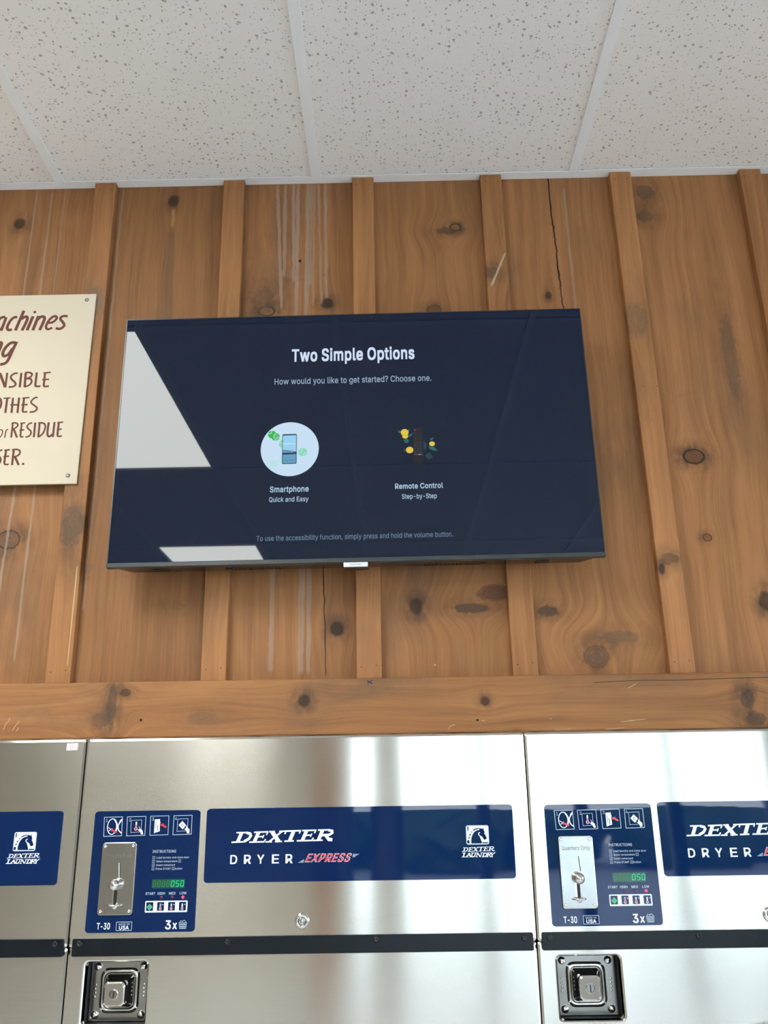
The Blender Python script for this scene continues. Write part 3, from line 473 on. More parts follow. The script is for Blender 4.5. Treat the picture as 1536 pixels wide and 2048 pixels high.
('RR', 449, '60,0 60,509 236,509 273,506 305,500 333,489 356,473 376,455 390,433 401,408 407,381 409,352 407,323 401,296 390,271 376,250 356,232 333,217 305,206 273,200 236,198 96,198 96,255 234,255 258,256 280,260 298,267 313,276 325,287 334,300 340,316 344,333 345,352 344,371 340,389 334,405 325,419 313,430 298,440 279,446 258,451 233,452 125,452 125,0 353,0 230,229 303,229 428,0', '0.1.22 22.1.42 42.1.2 42.2.3 42.3.4 42.4.5 42.5.6 42.6.7 42.7.41 41.7.40 40.7.8 22.42.43 39.40.8 38.39.8 37.38.8 37.8.9 36.37.9 35.36.9 35.9.10 34.35.10 33.34.10 33.10.11 32.33.11 31.32.11 31.11.12 30.31.12 30.12.13 29.30.13 28.29.13 28.13.14 27.28.14 26.27.14 26.14.15 25.26.15 24.25.15 23.24.15 0.22.21 43.22.23 43.23.20 20.23.15 20.15.16 20.16.17 20.17.18 20.18.19 0.21.20 0.20.43 44.45.46 44.46.47'),
('RS', 447, '224,-9 188,-7 156,-1 128,9 102,23 81,40 64,60 51,83 42,109 38,137 104,137 108,118 114,102 123,88 136,76 150,66 166,59 185,53 204,50 224,49 246,50 267,54 286,60 303,69 317,79 329,92 338,106 344,122 346,139 344,154 340,168 332,179 322,189 310,197 296,205 280,211 263,217 245,222 184,239 145,253 112,269 86,289 67,313 56,341 52,372 54,400 62,425 75,448 92,468 113,484 138,498 165,508 195,514 227,516 259,514 289,508 316,498 340,484 360,468 377,449 390,427 398,403 401,378 337,378 332,402 320,421 302,437 280,449 254,456 225,459 204,457 185,454 167,448 152,440 139,430 129,418 121,405 117,391 115,376 117,359 122,345 131,334 142,324 155,315 169,308 184,302 198,297 212,293 264,279 279,275 295,270 312,264 328,256 344,248 359,238 372,226 384,213 395,198 402,180 407,161 408,139 406,112 399,87 386,64 370,43 349,25 323,11 294,0 261,-7', '52.53.54 51.52.54 51.54.55 50.51.55 50.55.56 49.50.56 49.56.57 48.49.57 48.57.58 47.48.69 69.48.58 69.58.59 47.69.70 68.69.59 47.70.71 67.68.59 47.71.72 66.67.59 66.59.60 46.47.72 46.72.73 46.73.74 65.66.60 46.74.75 65.60.61 45.46.75 64.65.61 45.75.76 45.76.77 64.61.62 63.64.62 44.45.77 44.77.78 44.78.79 43.44.79 43.79.80 43.80.81 42.43.81 42.81.82 42.82.83 42.83.84 41.42.84 41.84.85 41.85.86 41.86.87 41.87.88 40.41.88 40.88.89 40.89.90 40.90.91 39.40.91 39.91.92 39.92.93 38.39.93 38.93.94 37.38.94 37.94.95 37.95.96 36.37.96 35.36.96 35.96.97 34.35.97 33.34.97 33.97.98 32.33.98 31.32.98 31.98.99 30.31.99 29.30.99 29.99.100 28.29.100 27.28.100 27.100.101 8.9.10 8.10.11 26.27.101 8.11.12 26.101.102 7.8.12 25.26.102 7.12.13 24.25.102 7.13.14 24.102.103 6.7.14 23.24.103 6.14.15 22.23.103 6.15.16 22.103.104 5.6.16 21.22.104 5.16.17 20.21.104 5.17.18 5.18.19 19.20.104 5.19.104 5.104.105 4.5.105 4.105.106 3.4.106 3.106.107 2.3.107 2.107.108 1.2.108 0.1.108'),
('RT', 449, '32,452 32,509 417,509 417,452 257,452 257,0 193,0 193,452', '0.1.2 0.2.3 7.0.3 6.7.4 4.7.3 6.4.5'),
('RU', 517, '259,-8 220,-6 186,2 154,15 126,33 103,55 85,80 71,108 63,140 60,173 60,509 124,509 124,178 126,155 132,133 141,113 153,95 169,80 187,68 208,59 232,53 259,52 285,53 309,59 331,68 349,80 364,95 377,113 385,133 391,155 393,178 393,509 457,509 457,173 454,140 446,108 433,80 414,55 391,33 363,15 332,2 297,-6', '9.10.11 9.11.12 30.31.32 30.32.33 9.12.13 29.30.33 8.9.13 29.33.34 8.13.14 28.29.34 7.8.14 28.34.35 7.14.15 27.28.35 7.15.16 26.27.35 6.7.16 26.35.36 6.16.17 25.26.36 5.6.17 5.17.18 24.25.36 24.36.37 5.18.19 23.24.37 5.19.20 22.23.37 4.5.20 22.37.38 4.20.21 21.22.38 4.21.38 3.4.38 3.38.39 2.3.39 2.39.40 1.2.40 1.40.41 0.1.41'),
('RW', 686, '155,0 16,509 82,509 163,196 167,179 172,162 175,145 187,94 190,76 194,58 197,40 189,40 193,58 196,76 200,94 203,111 207,128 211,145 224,196 306,509 380,509 462,196 466,179 470,162 474,145 486,94 490,76 494,58 497,40 488,40 492,58 495,76 499,94 503,111 506,128 510,145 523,196 603,509 670,509 530,0 455,0 368,323 362,345 357,368 351,391 346,417 341,445 336,475 350,475 345,446 340,420 335,395 330,371 324,347 318,323 230,0', '0.1.2 0.2.3 18.19.47 47.19.20 47.20.48 48.20.21 36.37.38 36.38.39 18.47.46 49.48.21 50.49.45 45.49.21 18.46.50 50.46.45 18.50.51 44.45.21 18.51.52 43.44.21 18.52.53 42.43.21 18.53.54 41.42.21 18.54.55 40.41.21 0.3.4 17.18.55 40.21.22 35.36.39 0.4.5 40.22.23 0.5.6 40.23.24 0.6.7 16.17.55 40.24.25 34.35.39 15.16.55 33.34.39 14.15.55 32.33.39 0.7.8 13.14.55 40.25.26 31.32.39 0.8.12 12.8.9 12.13.9 9.13.55 40.26.30 30.26.27 30.31.27 27.31.39 0.12.11 10.9.55 40.30.29 28.27.39 0.11.10 0.10.55 40.29.28 40.28.39'),
('RX', 474, '18,0 217,284 217,236 29,509 104,509 178,400 188,386 196,373 204,361 211,350 217,340 223,329 230,318 236,305 243,292 232,292 252,329 258,339 265,350 272,361 298,400 374,509 446,509 259,239 259,287 456,0 382,0 292,129 268,165 262,175 256,185 250,195 244,206 237,218 230,231 244,231 238,219 231,207 225,196 219,186 213,176 206,166 182,129 91,0', '2.3.4 2.4.5 20.21.22 20.22.23 2.5.6 19.20.23 2.6.7 2.7.8 2.8.9 18.19.23 2.9.1 1.9.10 17.18.24 24.18.23 1.10.11 16.17.24 1.11.12 15.16.14 14.16.24 1.12.13 1.13.14 1.14.24 1.24.25 0.1.34 34.1.35 35.1.25 0.34.33 36.35.25 37.36.32 32.36.25 0.33.37 37.33.32 0.37.38 31.32.25 0.38.39 30.31.25 0.39.40 29.30.25 0.40.41 28.29.25 0.41.42 27.28.25 0.42.43 26.27.25'),
('RY', 472, '203,0 203,208 16,509 91,509 192,344 203,327 213,309 222,292 231,274 240,254 250,230 224,230 233,254 242,275 251,293 260,310 270,327 280,344 381,509 455,509 268,208 268,0', '1.2.3 1.3.4 17.18.19 17.19.20 1.4.5 16.17.20 1.5.6 15.16.20 14.15.20 1.6.7 13.14.20 1.7.8 12.13.9 9.13.20 1.8.12 12.8.9 1.12.11 10.9.20 1.11.10 1.10.20 0.1.20 0.20.21'),
('Ra', 389, '160,-9 137,-7 115,-3 94,5 76,15 60,29 48,45 38,63 32,84 30,108 32,128 36,146 43,161 53,174 64,184 78,193 92,200 108,206 125,211 143,214 161,217 178,220 234,227 247,229 257,231 265,235 271,240 274,246 276,255 276,257 275,272 272,285 267,297 260,307 251,315 240,322 227,327 212,330 196,331 178,330 163,327 149,322 137,316 127,309 118,301 110,292 104,283 100,274 41,291 51,313 64,331 79,346 95,358 114,368 133,375 153,380 173,383 194,384 208,384 223,382 239,379 255,375 271,369 286,360 300,350 312,336 322,320 330,301 335,278 337,251 337,0 277,0 277,52 272,52 267,43 260,34 252,25 242,16 229,8 215,1 199,-4 181,-7 170,45 192,47 211,51 228,59 242,68 254,80 263,93 270,108 274,122 276,138 276,190 272,187 267,184 259,182 251,180 241,178 231,176 200,171 175,168 161,166 147,163 134,159 122,153 112,147 103,139 97,130 93,118 92,105 93,93 96,82 102,72 109,64 119,57 130,52 142,48 156,46', '56.57.58 56.58.59 55.56.59 55.59.60 54.55.60 54.60.61 53.54.61 53.61.62 53.62.63 52.53.63 52.63.64 51.52.64 51.64.65 50.51.65 50.65.38 38.65.37 37.65.66 49.50.39 39.50.38 49.39.40 36.37.66 49.40.41 35.36.66 49.41.42 34.35.66 34.66.67 49.42.43 33.34.67 48.49.43 48.43.44 32.33.67 48.44.45 32.67.68 31.32.68 48.45.46 47.48.46 30.31.68 30.68.69 29.30.69 28.29.69 27.28.69 27.69.70 26.27.70 25.26.70 24.25.92 92.25.70 23.24.92 22.23.92 21.22.92 20.21.92 19.20.92 18.19.92 17.18.92 16.17.92 15.16.92 14.15.92 14.92.93 91.92.70 14.93.94 13.14.94 13.94.95 13.95.96 13.96.97 13.97.98 13.98.99 12.13.99 12.99.100 12.100.101 12.101.102 12.102.103 11.12.103 11.103.104 11.104.105 11.105.106 10.11.106 10.106.107 90.91.70 10.107.108 9.10.108 89.90.70 9.108.109 8.9.109 88.89.70 8.109.110 8.110.111 87.88.70 7.8.111 7.111.112 86.87.72 72.87.70 7.112.113 85.86.72 7.113.114 6.7.114 84.85.73 73.85.72 6.114.115 6.115.116 84.73.74 71.72.70 83.84.74 6.116.117 82.83.74 6.117.82 5.6.82 5.82.74 5.74.75 5.75.76 4.5.76 4.76.77 4.77.78 3.4.78 3.78.79 2.3.79 2.79.80 1.2.80 1.80.81 0.1.81'),
('Rb', 424, '229,-8 208,-7 189,-3 172,4 159,12 147,21 138,31 130,41 123,50 118,59 112,59 112,0 53,0 53,509 114,509 114,319 118,319 123,327 130,336 137,346 147,355 158,364 171,373 188,379 207,383 229,384 259,382 287,374 313,361 335,342 354,320 370,293 381,261 388,227 390,189 388,151 381,116 370,84 355,57 336,34 313,16 288,3 260,-6 220,47 242,49 262,55 279,66 294,80 306,97 316,117 323,139 327,163 328,189 327,215 323,239 316,261 307,281 295,298 280,311 262,322 243,328 220,330 198,328 178,322 161,312 147,299 134,282 125,263 118,241 114,216 113,189 114,162 118,138 125,115 135,95 147,78 162,65 179,55 198,49', '12.13.14 12.14.15 24.25.26 23.24.26 23.26.27 22.23.27 22.27.28 21.22.28 20.21.28 20.28.29 19.20.29 18.19.29 18.29.61 61.29.30 17.18.61 17.61.62 60.61.30 17.62.63 59.60.30 16.17.63 16.63.64 58.59.30 58.30.31 12.15.16 12.16.68 68.16.67 67.16.66 66.16.65 65.16.64 57.58.31 56.57.31 56.31.32 55.56.32 54.55.32 54.32.33 12.68.69 53.54.33 53.33.34 12.69.70 52.53.34 12.70.71 51.52.34 51.34.35 50.51.35 12.71.72 50.35.36 49.50.36 12.72.73 48.49.36 48.36.37 12.73.74 47.48.37 12.74.10 10.74.75 47.37.38 46.47.38 10.75.76 45.46.38 10.76.9 9.76.77 12.10.11 8.9.77 45.38.39 8.77.78 44.45.39 7.8.78 7.78.43 43.44.39 7.43.39 6.7.39 6.39.40 5.6.40 4.5.40 4.40.41 3.4.41 2.3.41 2.41.42 1.2.42 1.42.0'),
('Rc', 396, '207,-8 174,-5 144,3 117,16 93,35 72,58 56,85 44,116 37,150 34,187 37,225 44,260 56,291 72,318 93,341 117,360 144,374 174,382 207,384 226,384 243,381 260,377 276,371 291,364 305,356 318,346 330,335 340,322 349,308 356,293 362,277 303,262 300,272 295,281 290,289 284,297 278,304 270,311 261,316 252,321 242,325 231,328 220,329 207,330 184,328 163,321 145,310 130,296 118,278 108,258 102,236 98,212 96,187 98,163 102,139 108,117 118,97 130,80 145,66 163,55 184,49 207,46 220,47 232,49 243,52 253,55 262,60 271,66 279,73 285,80 292,89 297,98 301,107 304,117 363,102 357,86 350,70 341,56 331,43 319,32 306,21 292,12 277,5 261,-1 244,-5 226,-7', '17.18.19 17.19.20 16.17.20 16.20.21 16.21.22 15.16.22 15.22.23 15.23.24 14.15.24 14.24.25 14.25.26 13.14.44 44.14.43 43.14.26 43.26.27 42.43.27 41.42.27 13.44.45 40.41.27 39.40.27 39.27.28 13.45.46 38.39.28 12.13.46 37.38.28 36.37.28 12.46.47 36.28.29 35.36.29 34.35.29 12.47.48 34.29.30 11.12.48 33.34.30 32.33.30 11.48.49 32.30.31 10.11.49 10.49.50 10.50.51 9.10.51 9.51.52 8.9.52 8.52.53 8.53.54 7.8.54 7.54.55 7.55.56 72.73.74 6.7.56 71.72.74 71.74.75 70.71.75 6.56.57 69.70.75 69.75.76 5.6.57 5.57.58 68.69.76 67.68.76 67.76.77 5.58.59 66.67.77 65.66.77 4.5.59 65.77.78 4.59.60 64.65.78 63.64.78 4.60.61 62.63.78 61.62.78 4.61.78 4.78.79 3.4.79 3.79.80 3.80.81 2.3.81 2.81.82 2.82.83 1.2.83 1.83.84 0.1.84 0.84.85'),
('Rd', 424, '195,-8 165,-6 137,3 111,16 89,34 70,57 55,84 43,116 36,151 34,189 36,227 43,261 55,293 70,320 89,342 112,361 137,374 165,382 196,384 218,383 237,379 253,373 267,364 278,355 287,346 295,336 301,327 306,319 311,319 311,509 372,509 372,0 313,0 313,59 307,59 301,50 295,41 287,31 277,21 266,12 252,4 236,-3 217,-7 205,47 226,49 246,55 263,65 278,78 290,95 299,115 306,138 310,162 312,189 310,216 306,241 300,263 290,282 278,299 263,312 246,322 227,328 205,330 182,328 162,322 145,311 130,298 118,281 108,261 102,239 98,215 96,189 98,163 102,139 109,117 118,97 130,80 145,66 162,55 182,49', '28.29.30 28.30.31 17.18.19 17.19.20 16.17.20 16.20.21 15.16.21 15.21.22 15.22.23 14.15.23 14.23.24 14.24.25 13.14.61 61.14.25 61.25.26 13.61.62 60.61.26 13.62.63 59.60.26 59.26.27 13.63.64 58.59.27 12.13.64 58.27.28 58.28.57 57.28.56 56.28.55 55.28.31 12.64.65 12.65.66 11.12.66 11.66.67 54.55.31 10.11.67 10.67.68 53.54.31 10.68.69 9.10.69 52.53.31 9.69.70 8.9.70 8.70.71 51.52.31 8.71.72 50.51.31 7.8.72 7.72.73 49.50.31 7.73.74 6.7.74 48.49.31 6.74.75 47.48.33 33.48.31 5.6.75 5.75.76 46.47.33 5.76.77 45.46.34 34.46.33 45.34.35 32.33.31 4.5.77 4.77.78 44.45.35 44.35.36 4.78.43 43.44.36 4.43.36 4.36.37 3.4.37 3.37.38 3.38.39 2.3.39 2.39.40 2.40.41 1.2.41 1.41.42 0.1.42'),
('Re', 404, '212,-8 177,-5 145,3 117,16 92,35 72,58 56,85 44,116 37,150 34,187 36,224 44,258 55,290 71,317 91,340 115,359 142,373 172,382 205,384 226,383 246,380 266,374 285,366 303,355 319,341 334,324 347,305 357,282 365,256 370,227 371,194 371,169 75,169 75,221 338,221 310,202 308,226 304,248 298,269 288,286 277,301 263,314 246,323 227,328 205,330 183,328 164,323 146,313 131,301 119,286 109,270 102,251 97,231 96,211 96,178 98,151 102,127 110,106 121,88 135,73 151,61 169,53 190,48 212,46 227,47 241,49 254,53 265,58 276,65 285,73 294,82 300,93 306,105 365,91 358,72 348,55 335,39 320,26 302,14 283,4 261,-3 237,-7', '17.18.19 17.19.20 16.17.20 16.20.21 16.21.22 15.16.22 15.22.23 14.15.23 14.23.24 14.24.25 13.14.45 45.14.44 44.14.25 43.44.25 13.45.46 42.43.25 42.25.26 13.46.47 41.42.26 12.13.47 40.41.26 12.47.48 40.26.27 12.48.49 39.40.27 11.12.49 11.49.50 38.39.27 38.27.28 11.50.51 37.38.28 10.11.51 37.28.29 10.51.52 36.37.29 10.52.33 33.52.53 36.29.34 34.29.30 35.36.34 9.10.33 9.33.32 53.33.34 53.34.30 54.53.30 54.30.31 8.9.32 55.54.31 8.32.31 8.31.55 8.55.56 7.8.56 7.56.57 6.7.57 6.57.58 71.72.73 70.71.73 70.73.74 6.58.59 5.6.59 69.70.74 5.59.60 68.69.74 68.74.75 67.68.75 5.60.61 4.5.61 66.67.75 66.75.76 4.61.62 65.66.76 64.65.76 4.62.63 63.64.76 4.63.76 4.76.77 3.4.77 3.77.78 2.3.78 2.78.79 2.79.80 1.2.80 1.80.81 0.1.81'),
('Rf', 254, '228,379 228,327 6,327 6,379 81,0 81,432 82,452 87,470 96,486 107,499 120,510 135,519 152,525 169,529 187,530 201,530 212,529 222,527 231,525 238,523 243,521 227,468 215,472 209,473 202,474 195,474 178,472 164,468 154,460 147,449 143,435 142,419 142,0', '2.3.0 2.0.1 13.14.15 13.15.16 12.13.16 12.16.17 12.17.18 11.12.18 11.18.19 11.19.20 11.20.21 10.11.21 9.10.22 22.10.21 8.9.24 24.9.23 23.9.22 7.8.25 25.8.24 7.25.26 7.26.27 6.7.27 6.27.28 6.28.29 5.6.29 5.29.30 5.30.31 4.5.31 4.31.32'),
('Rg', 425, '207,-151 180,-149 156,-146 134,-140 114,-132 97,-122 82,-110 70,-97 59,-84 51,-69 101,-41 107,-49 114,-57 122,-66 131,-74 142,-82 154,-88 169,-93 187,-96 207,-97 236,-95 261,-87 282,-75 298,-58 308,-34 311,-6 311,68 306,68 301,60 294,51 287,41 277,32 266,23 252,16 236,10 217,6 195,5 165,7 138,14 113,27 90,43 71,65 55,90 43,120 36,154 34,191 36,229 43,263 55,293 71,320 90,342 112,361 138,374 166,382 196,384 218,383 237,379 253,373 267,365 279,356 288,346 296,336 302,327 308,319 313,319 313,379 372,379 372,-9 370,-40 363,-67 350,-90 334,-109 314,-124 291,-136 265,-144 237,-149 205,59 227,61 246,66 264,75 278,87 290,103 300,121 307,142 311,166 312,193 311,219 307,242 300,264 291,283 279,299 264,312 247,322 227,328 205,330 182,328 163,322 145,312 130,298 118,282 109,262 102,241 98,218 96,193 98,167 102,144 109,123 118,104 131,88 145,76 163,66 183,61', '53.54.55 53.55.56 52.53.56 52.56.57 64.65.66 64.66.67 51.52.57 51.57.58 51.58.59 50.51.59 50.59.60 50.60.61 49.50.94 94.50.61 94.61.62 49.94.95 93.94.62 49.95.96 92.93.62 92.62.63 49.96.97 91.92.63 48.49.97 91.63.64 91.64.90 90.64.89 89.64.88 88.64.87 87.64.67 48.97.98 48.98.99 47.48.99 47.99.100 46.47.100 46.100.101 86.87.67 46.101.102 45.46.102 85.86.67 45.102.103 45.103.104 84.85.67 44.45.104 44.104.105 83.84.67 43.44.105 43.105.106 82.83.67 43.106.107 81.82.67 42.43.107 42.107.108 80.81.26 26.81.67 41.42.108 41.108.109 79.80.26 41.109.110 78.79.27 27.79.26 78.27.28 25.26.67 41.110.111 77.78.28 40.41.111 40.111.76 76.77.28 76.28.29 40.76.29 40.29.30 39.40.30 39.30.31 39.31.32 38.39.32 38.32.33 38.33.34 37.38.34 37.34.35 36.37.35 24.25.67 24.67.68 23.24.68 23.68.69 9.10.11 9.11.12 9.12.13 22.23.69 9.13.14 22.69.70 8.9.14 8.14.15 21.22.70 8.15.16 7.8.16 20.21.70 7.16.17 20.70.71 7.17.18 19.20.71 7.18.19 6.7.19 6.19.71 6.71.72 5.6.72 4.5.72 4.72.73 3.4.73 3.73.74 2.3.74 2.74.75 1.2.75 0.1.75'),
('Rh', 410, '114,227 114,0 53,0 53,509 114,509 114,287 102,287 116,319 132,344 152,362 175,374 200,382 227,384 252,383 275,377 295,369 313,356 328,340 341,321 350,298 355,271 357,240 357,0 296,0 296,235 293,263 286,286 273,304 256,318 235,326 210,329 192,328 176,324 161,317 147,308 136,297 126,283 119,266 115,248', '2.3.4 2.4.6 6.4.5 11.12.13 11.13.14 10.11.14 10.14.15 9.10.15 9.15.16 8.9.16 8.16.17 7.8.31 31.8.17 31.17.30 30.17.18 29.30.18 7.31.32 28.29.18 7.32.33 28.18.19 6.7.33 27.28.19 6.33.34 6.34.35 26.27.19 26.19.20 6.35.36 2.6.37 37.6.36 25.26.20 25.20.21 2.37.38 24.25.21 2.38.0 24.21.22 23.24.22 2.0.1'),
('Ri', 167, '53,0 53,379 114,379 114,0 84,443 73,444 63,448 54,455 47,463 43,472 41,483 43,494 47,504 54,512 63,518 73,522 84,524 95,522 105,518 114,512 121,504 125,494 126,483 125,472 121,463 114,455 105,448 95,444', '0.1.2 0.2.3 15.16.17 14.15.17 14.17.18 13.14.18 13.18.19 12.13.19 12.19.20 11.12.20 11.20.21 10.11.21 10.21.22 9.10.22 9.22.23 8.9.23 8.23.24 7.8.24 7.24.25 6.7.25 6.25.26 5.6.26 5.26.27 4.5.27'),
('Rk', 381, '110,137 110,212 121,212 284,379 360,379 184,199 177,199 53,0 53,509 114,509 114,0 294,0 148,186 191,229 372,0', '2.3.4 2.4.5 0.1.2 0.2.6 6.2.5 7.8.9 7.9.10 12.13.14 11.12.14'),
('Rl', 189, '139,-2 112,0 91,8 74,20 62,37 55,59 53,84 53,509 114,509 114,99 114,83 117,71 120,62 126,57 135,53 146,52 160,53 170,54 181,3 162,-1 154,-2 147,-2', '6.7.8 6.8.9 6.9.10 5.6.10 5.10.11 5.11.12 5.12.13 4.5.13 4.13.14 16.17.18 4.14.15 15.16.18 4.15.18 3.4.18 2.3.18 1.2.18 1.18.19 0.1.19 0.19.20 21.0.20'),
('Rm', 610, '53,0 53,379 112,379 112,295 108,295 114,314 122,331 132,346 144,358 158,368 172,376 187,382 203,385 219,386 245,383 268,375 287,361 303,342 314,320 321,295 312,295 318,312 326,329 337,343 350,356 364,366 381,375 398,381 417,385 437,386 458,385 478,380 497,372 514,361 529,346 541,328 550,307 555,283 557,255 557,0 496,0 496,254 493,279 485,298 473,313 456,323 438,329 419,330 402,329 387,326 374,320 363,312 353,302 345,290 340,277 336,263 335,247 335,0 274,0 274,260 272,280 265,297 253,311 238,322 220,328 199,330 185,329 171,326 158,320 145,312 135,302 126,289 119,274 115,257 114,238 114,0', '12.13.14 28.29.30 11.12.14 27.28.30 27.30.31 11.14.15 10.11.15 26.27.31 26.31.32 0.1.2 0.2.4 4.2.3 9.10.15 9.15.16 25.26.32 25.32.33 8.9.16 24.25.33 8.16.17 24.33.34 7.8.17 23.24.34 6.7.17 23.34.35 22.23.47 47.23.35 6.17.65 65.17.18 5.6.66 66.6.65 64.65.18 22.47.48 46.47.35 5.66.67 21.22.49 49.22.48 45.46.35 63.64.18 45.35.36 5.67.68 21.49.50 44.45.36 62.63.18 5.68.69 62.18.19 21.50.51 4.5.69 43.44.36 4.69.70 20.21.51 20.51.52 61.62.19 43.36.37 4.70.71 20.52.53 42.43.37 60.61.20 20.61.19 0.4.72 72.4.71 60.20.53 60.53.54 42.37.38 59.60.54 41.42.38 59.54.55 0.72.73 59.55.56 58.59.56 0.73.74 41.38.39 40.41.39 58.56.57 0.74.75'),
('Rn', 410, '114,227 114,0 53,0 53,379 112,379 112,287 102,287 116,319 132,344 152,362 175,374 200,382 227,384 252,383 275,377 295,369 313,356 328,340 341,321 350,298 355,271 357,240 357,0 296,0 296,235 293,263 286,286 273,304 256,318 235,326 210,329 192,328 176,324 161,317 147,308 136,297 126,283 119,266 115,248', '11.12.13 11.13.14 10.11.14 2.3.4 2.4.6 6.4.5 10.14.15 9.10.15 9.15.16 8.9.16 8.16.17 7.8.31 31.8.17 31.17.30 30.17.18 29.30.18 7.31.32 28.29.18 7.32.33 28.18.19 6.7.33 27.28.19 6.33.34 6.34.35 26.27.19 26.19.20 6.35.36 2.6.37 37.6.36 25.26.20 25.20.21 2.37.38 24.25.21 2.38.0 24.21.22 23.24.22 2.0.1'),
('Ro', 415, '207,-8 174,-5 144,3 117,16 93,35 72,58 56,85 44,116 37,150 34,187 37,225 44,260 56,291 72,318 93,341 117,360 144,374 174,382 207,384 241,382 271,374 299,360 323,341 343,318 359,291 371,260 379,225 381,187 379,150 371,116 359,85 343,58 323,35 299,16 271,3 241,-5 207,46 231,49 252,55 270,66 285,80 298,97 307,117 314,139 318,163 319,187 318,212 314,236 307,258 298,278 285,296 270,310 252,321 231,328 207,330 184,328 163,321 145,310 130,296 118,278 108,258 102,236 98,212 96,187 98,163 102,139 108,117 118,97 130,80 145,66 163,55 184,49', '17.18.19 16.17.19 16.19.20 15.16.20 15.20.21 14.15.21 14.21.22 13.14.22 13.22.55 55.22.54 54.22.53 53.22.23 13.55.56 52.53.23 13.56.57 51.52.23 12.13.57 51.23.24 12.57.58 50.51.24 12.58.59 49.50.24 11.12.59 49.24.25 11.59.60 48.49.25 10.11.60 48.25.26 10.60.61 47.48.26 10.61.62 46.47.26 9.10.62 46.26.27 9.62.63 45.46.27 8.9.63 8.63.64 44.45.27 44.27.28 8.64.65 43.44.28 7.8.65 43.28.29 7.65.66 42.43.29 7.66.67 41.42.29 6.7.67 41.29.30 6.67.68 40.41.30 5.6.68 40.30.31 5.68.69 39.40.31 5.69.70 38.39.31 4.5.70 38.31.32 4.70.71 37.38.32 4.71.36 36.37.32 4.36.32 3.4.32 3.32.33 2.3.33 2.33.34 1.2.34 1.34.35 0.1.35'),
('Rp', 424, '53,-143 53,379 112,379 112,319 118,319 123,327 130,336 137,346 147,355 158,364 171,373 188,379 207,383 229,384 259,382 287,374 313,361 335,342 354,320 370,293 381,261 388,227 390,189 388,151 381,116 370,84 355,57 336,34 313,16 288,3 260,-6 229,-8 208,-7 189,-3 173,4 159,12 147,21 138,31 130,41 124,50 118,59 114,59 114,-143 220,47 242,49 262,55 279,66 294,80 306,97 316,117 323,139 327,163 328,189 327,215 323,239 316,261 307,281 295,298 280,311 262,322 243,328 220,330 198,328 178,322 161,312 147,299 134,282 125,263 118,241 114,216 113,189 114,162 118,138 125,115 135,95 147,78 162,65 179,55 198,49', '12.13.14 11.12.14 11.14.15 0.1.2 0.2.3 10.11.15 10.15.16 9.10.16 8.9.16 8.16.17 7.8.17 6.7.17 6.17.61 61.17.18 5.6.61 5.61.62 60.61.18 5.62.63 59.60.18 4.5.63 4.63.64 58.59.18 58.18.19 0.3.4 0.4.68 68.4.67 67.4.66 66.4.65 65.4.64 57.58.19 56.57.19 56.19.20 55.56.20 54.55.20 54.20.21 0.68.69 53.54.21 53.21.22 0.69.70 52.53.22 0.70.71 51.52.22 51.22.23 50.51.23 0.71.72 50.23.24 49.50.24 0.72.73 48.49.24 48.24.25 0.73.41 41.73.74 47.48.25 41.74.75 47.25.26 46.47.26 41.75.76 45.46.26 41.76.40 40.76.77 0.41.42 39.40.77 45.26.27 39.77.78 44.45.27 38.39.78 38.78.43 43.44.27 38.43.27 37.38.27 37.27.28 36.37.28 35.36.28 35.28.29 34.35.29 33.34.29 33.29.30 32.33.30 32.30.31'),
('Rr', 259, '53,0 53,379 112,379 112,321 115,321 124,339 137,354 152,367 171,377 191,383 213,385 229,384 243,384 243,322 230,324 223,325 215,326 207,326 190,324 174,321 159,315 146,306 135,296 126,284 119,269 115,254 114,237 114,0', '9.10.11 9.11.12 9.12.13 8.9.13 0.1.2 0.2.3 7.8.13 6.7.13 5.6.15 15.6.14 14.6.13 4.5.17 17.5.16 16.5.15 4.17.18 4.18.19 0.3.4 0.4.25 25.4.24 24.4.23 23.4.22 22.4.21 21.4.20 20.4.19 0.25.26 0.26.27'),
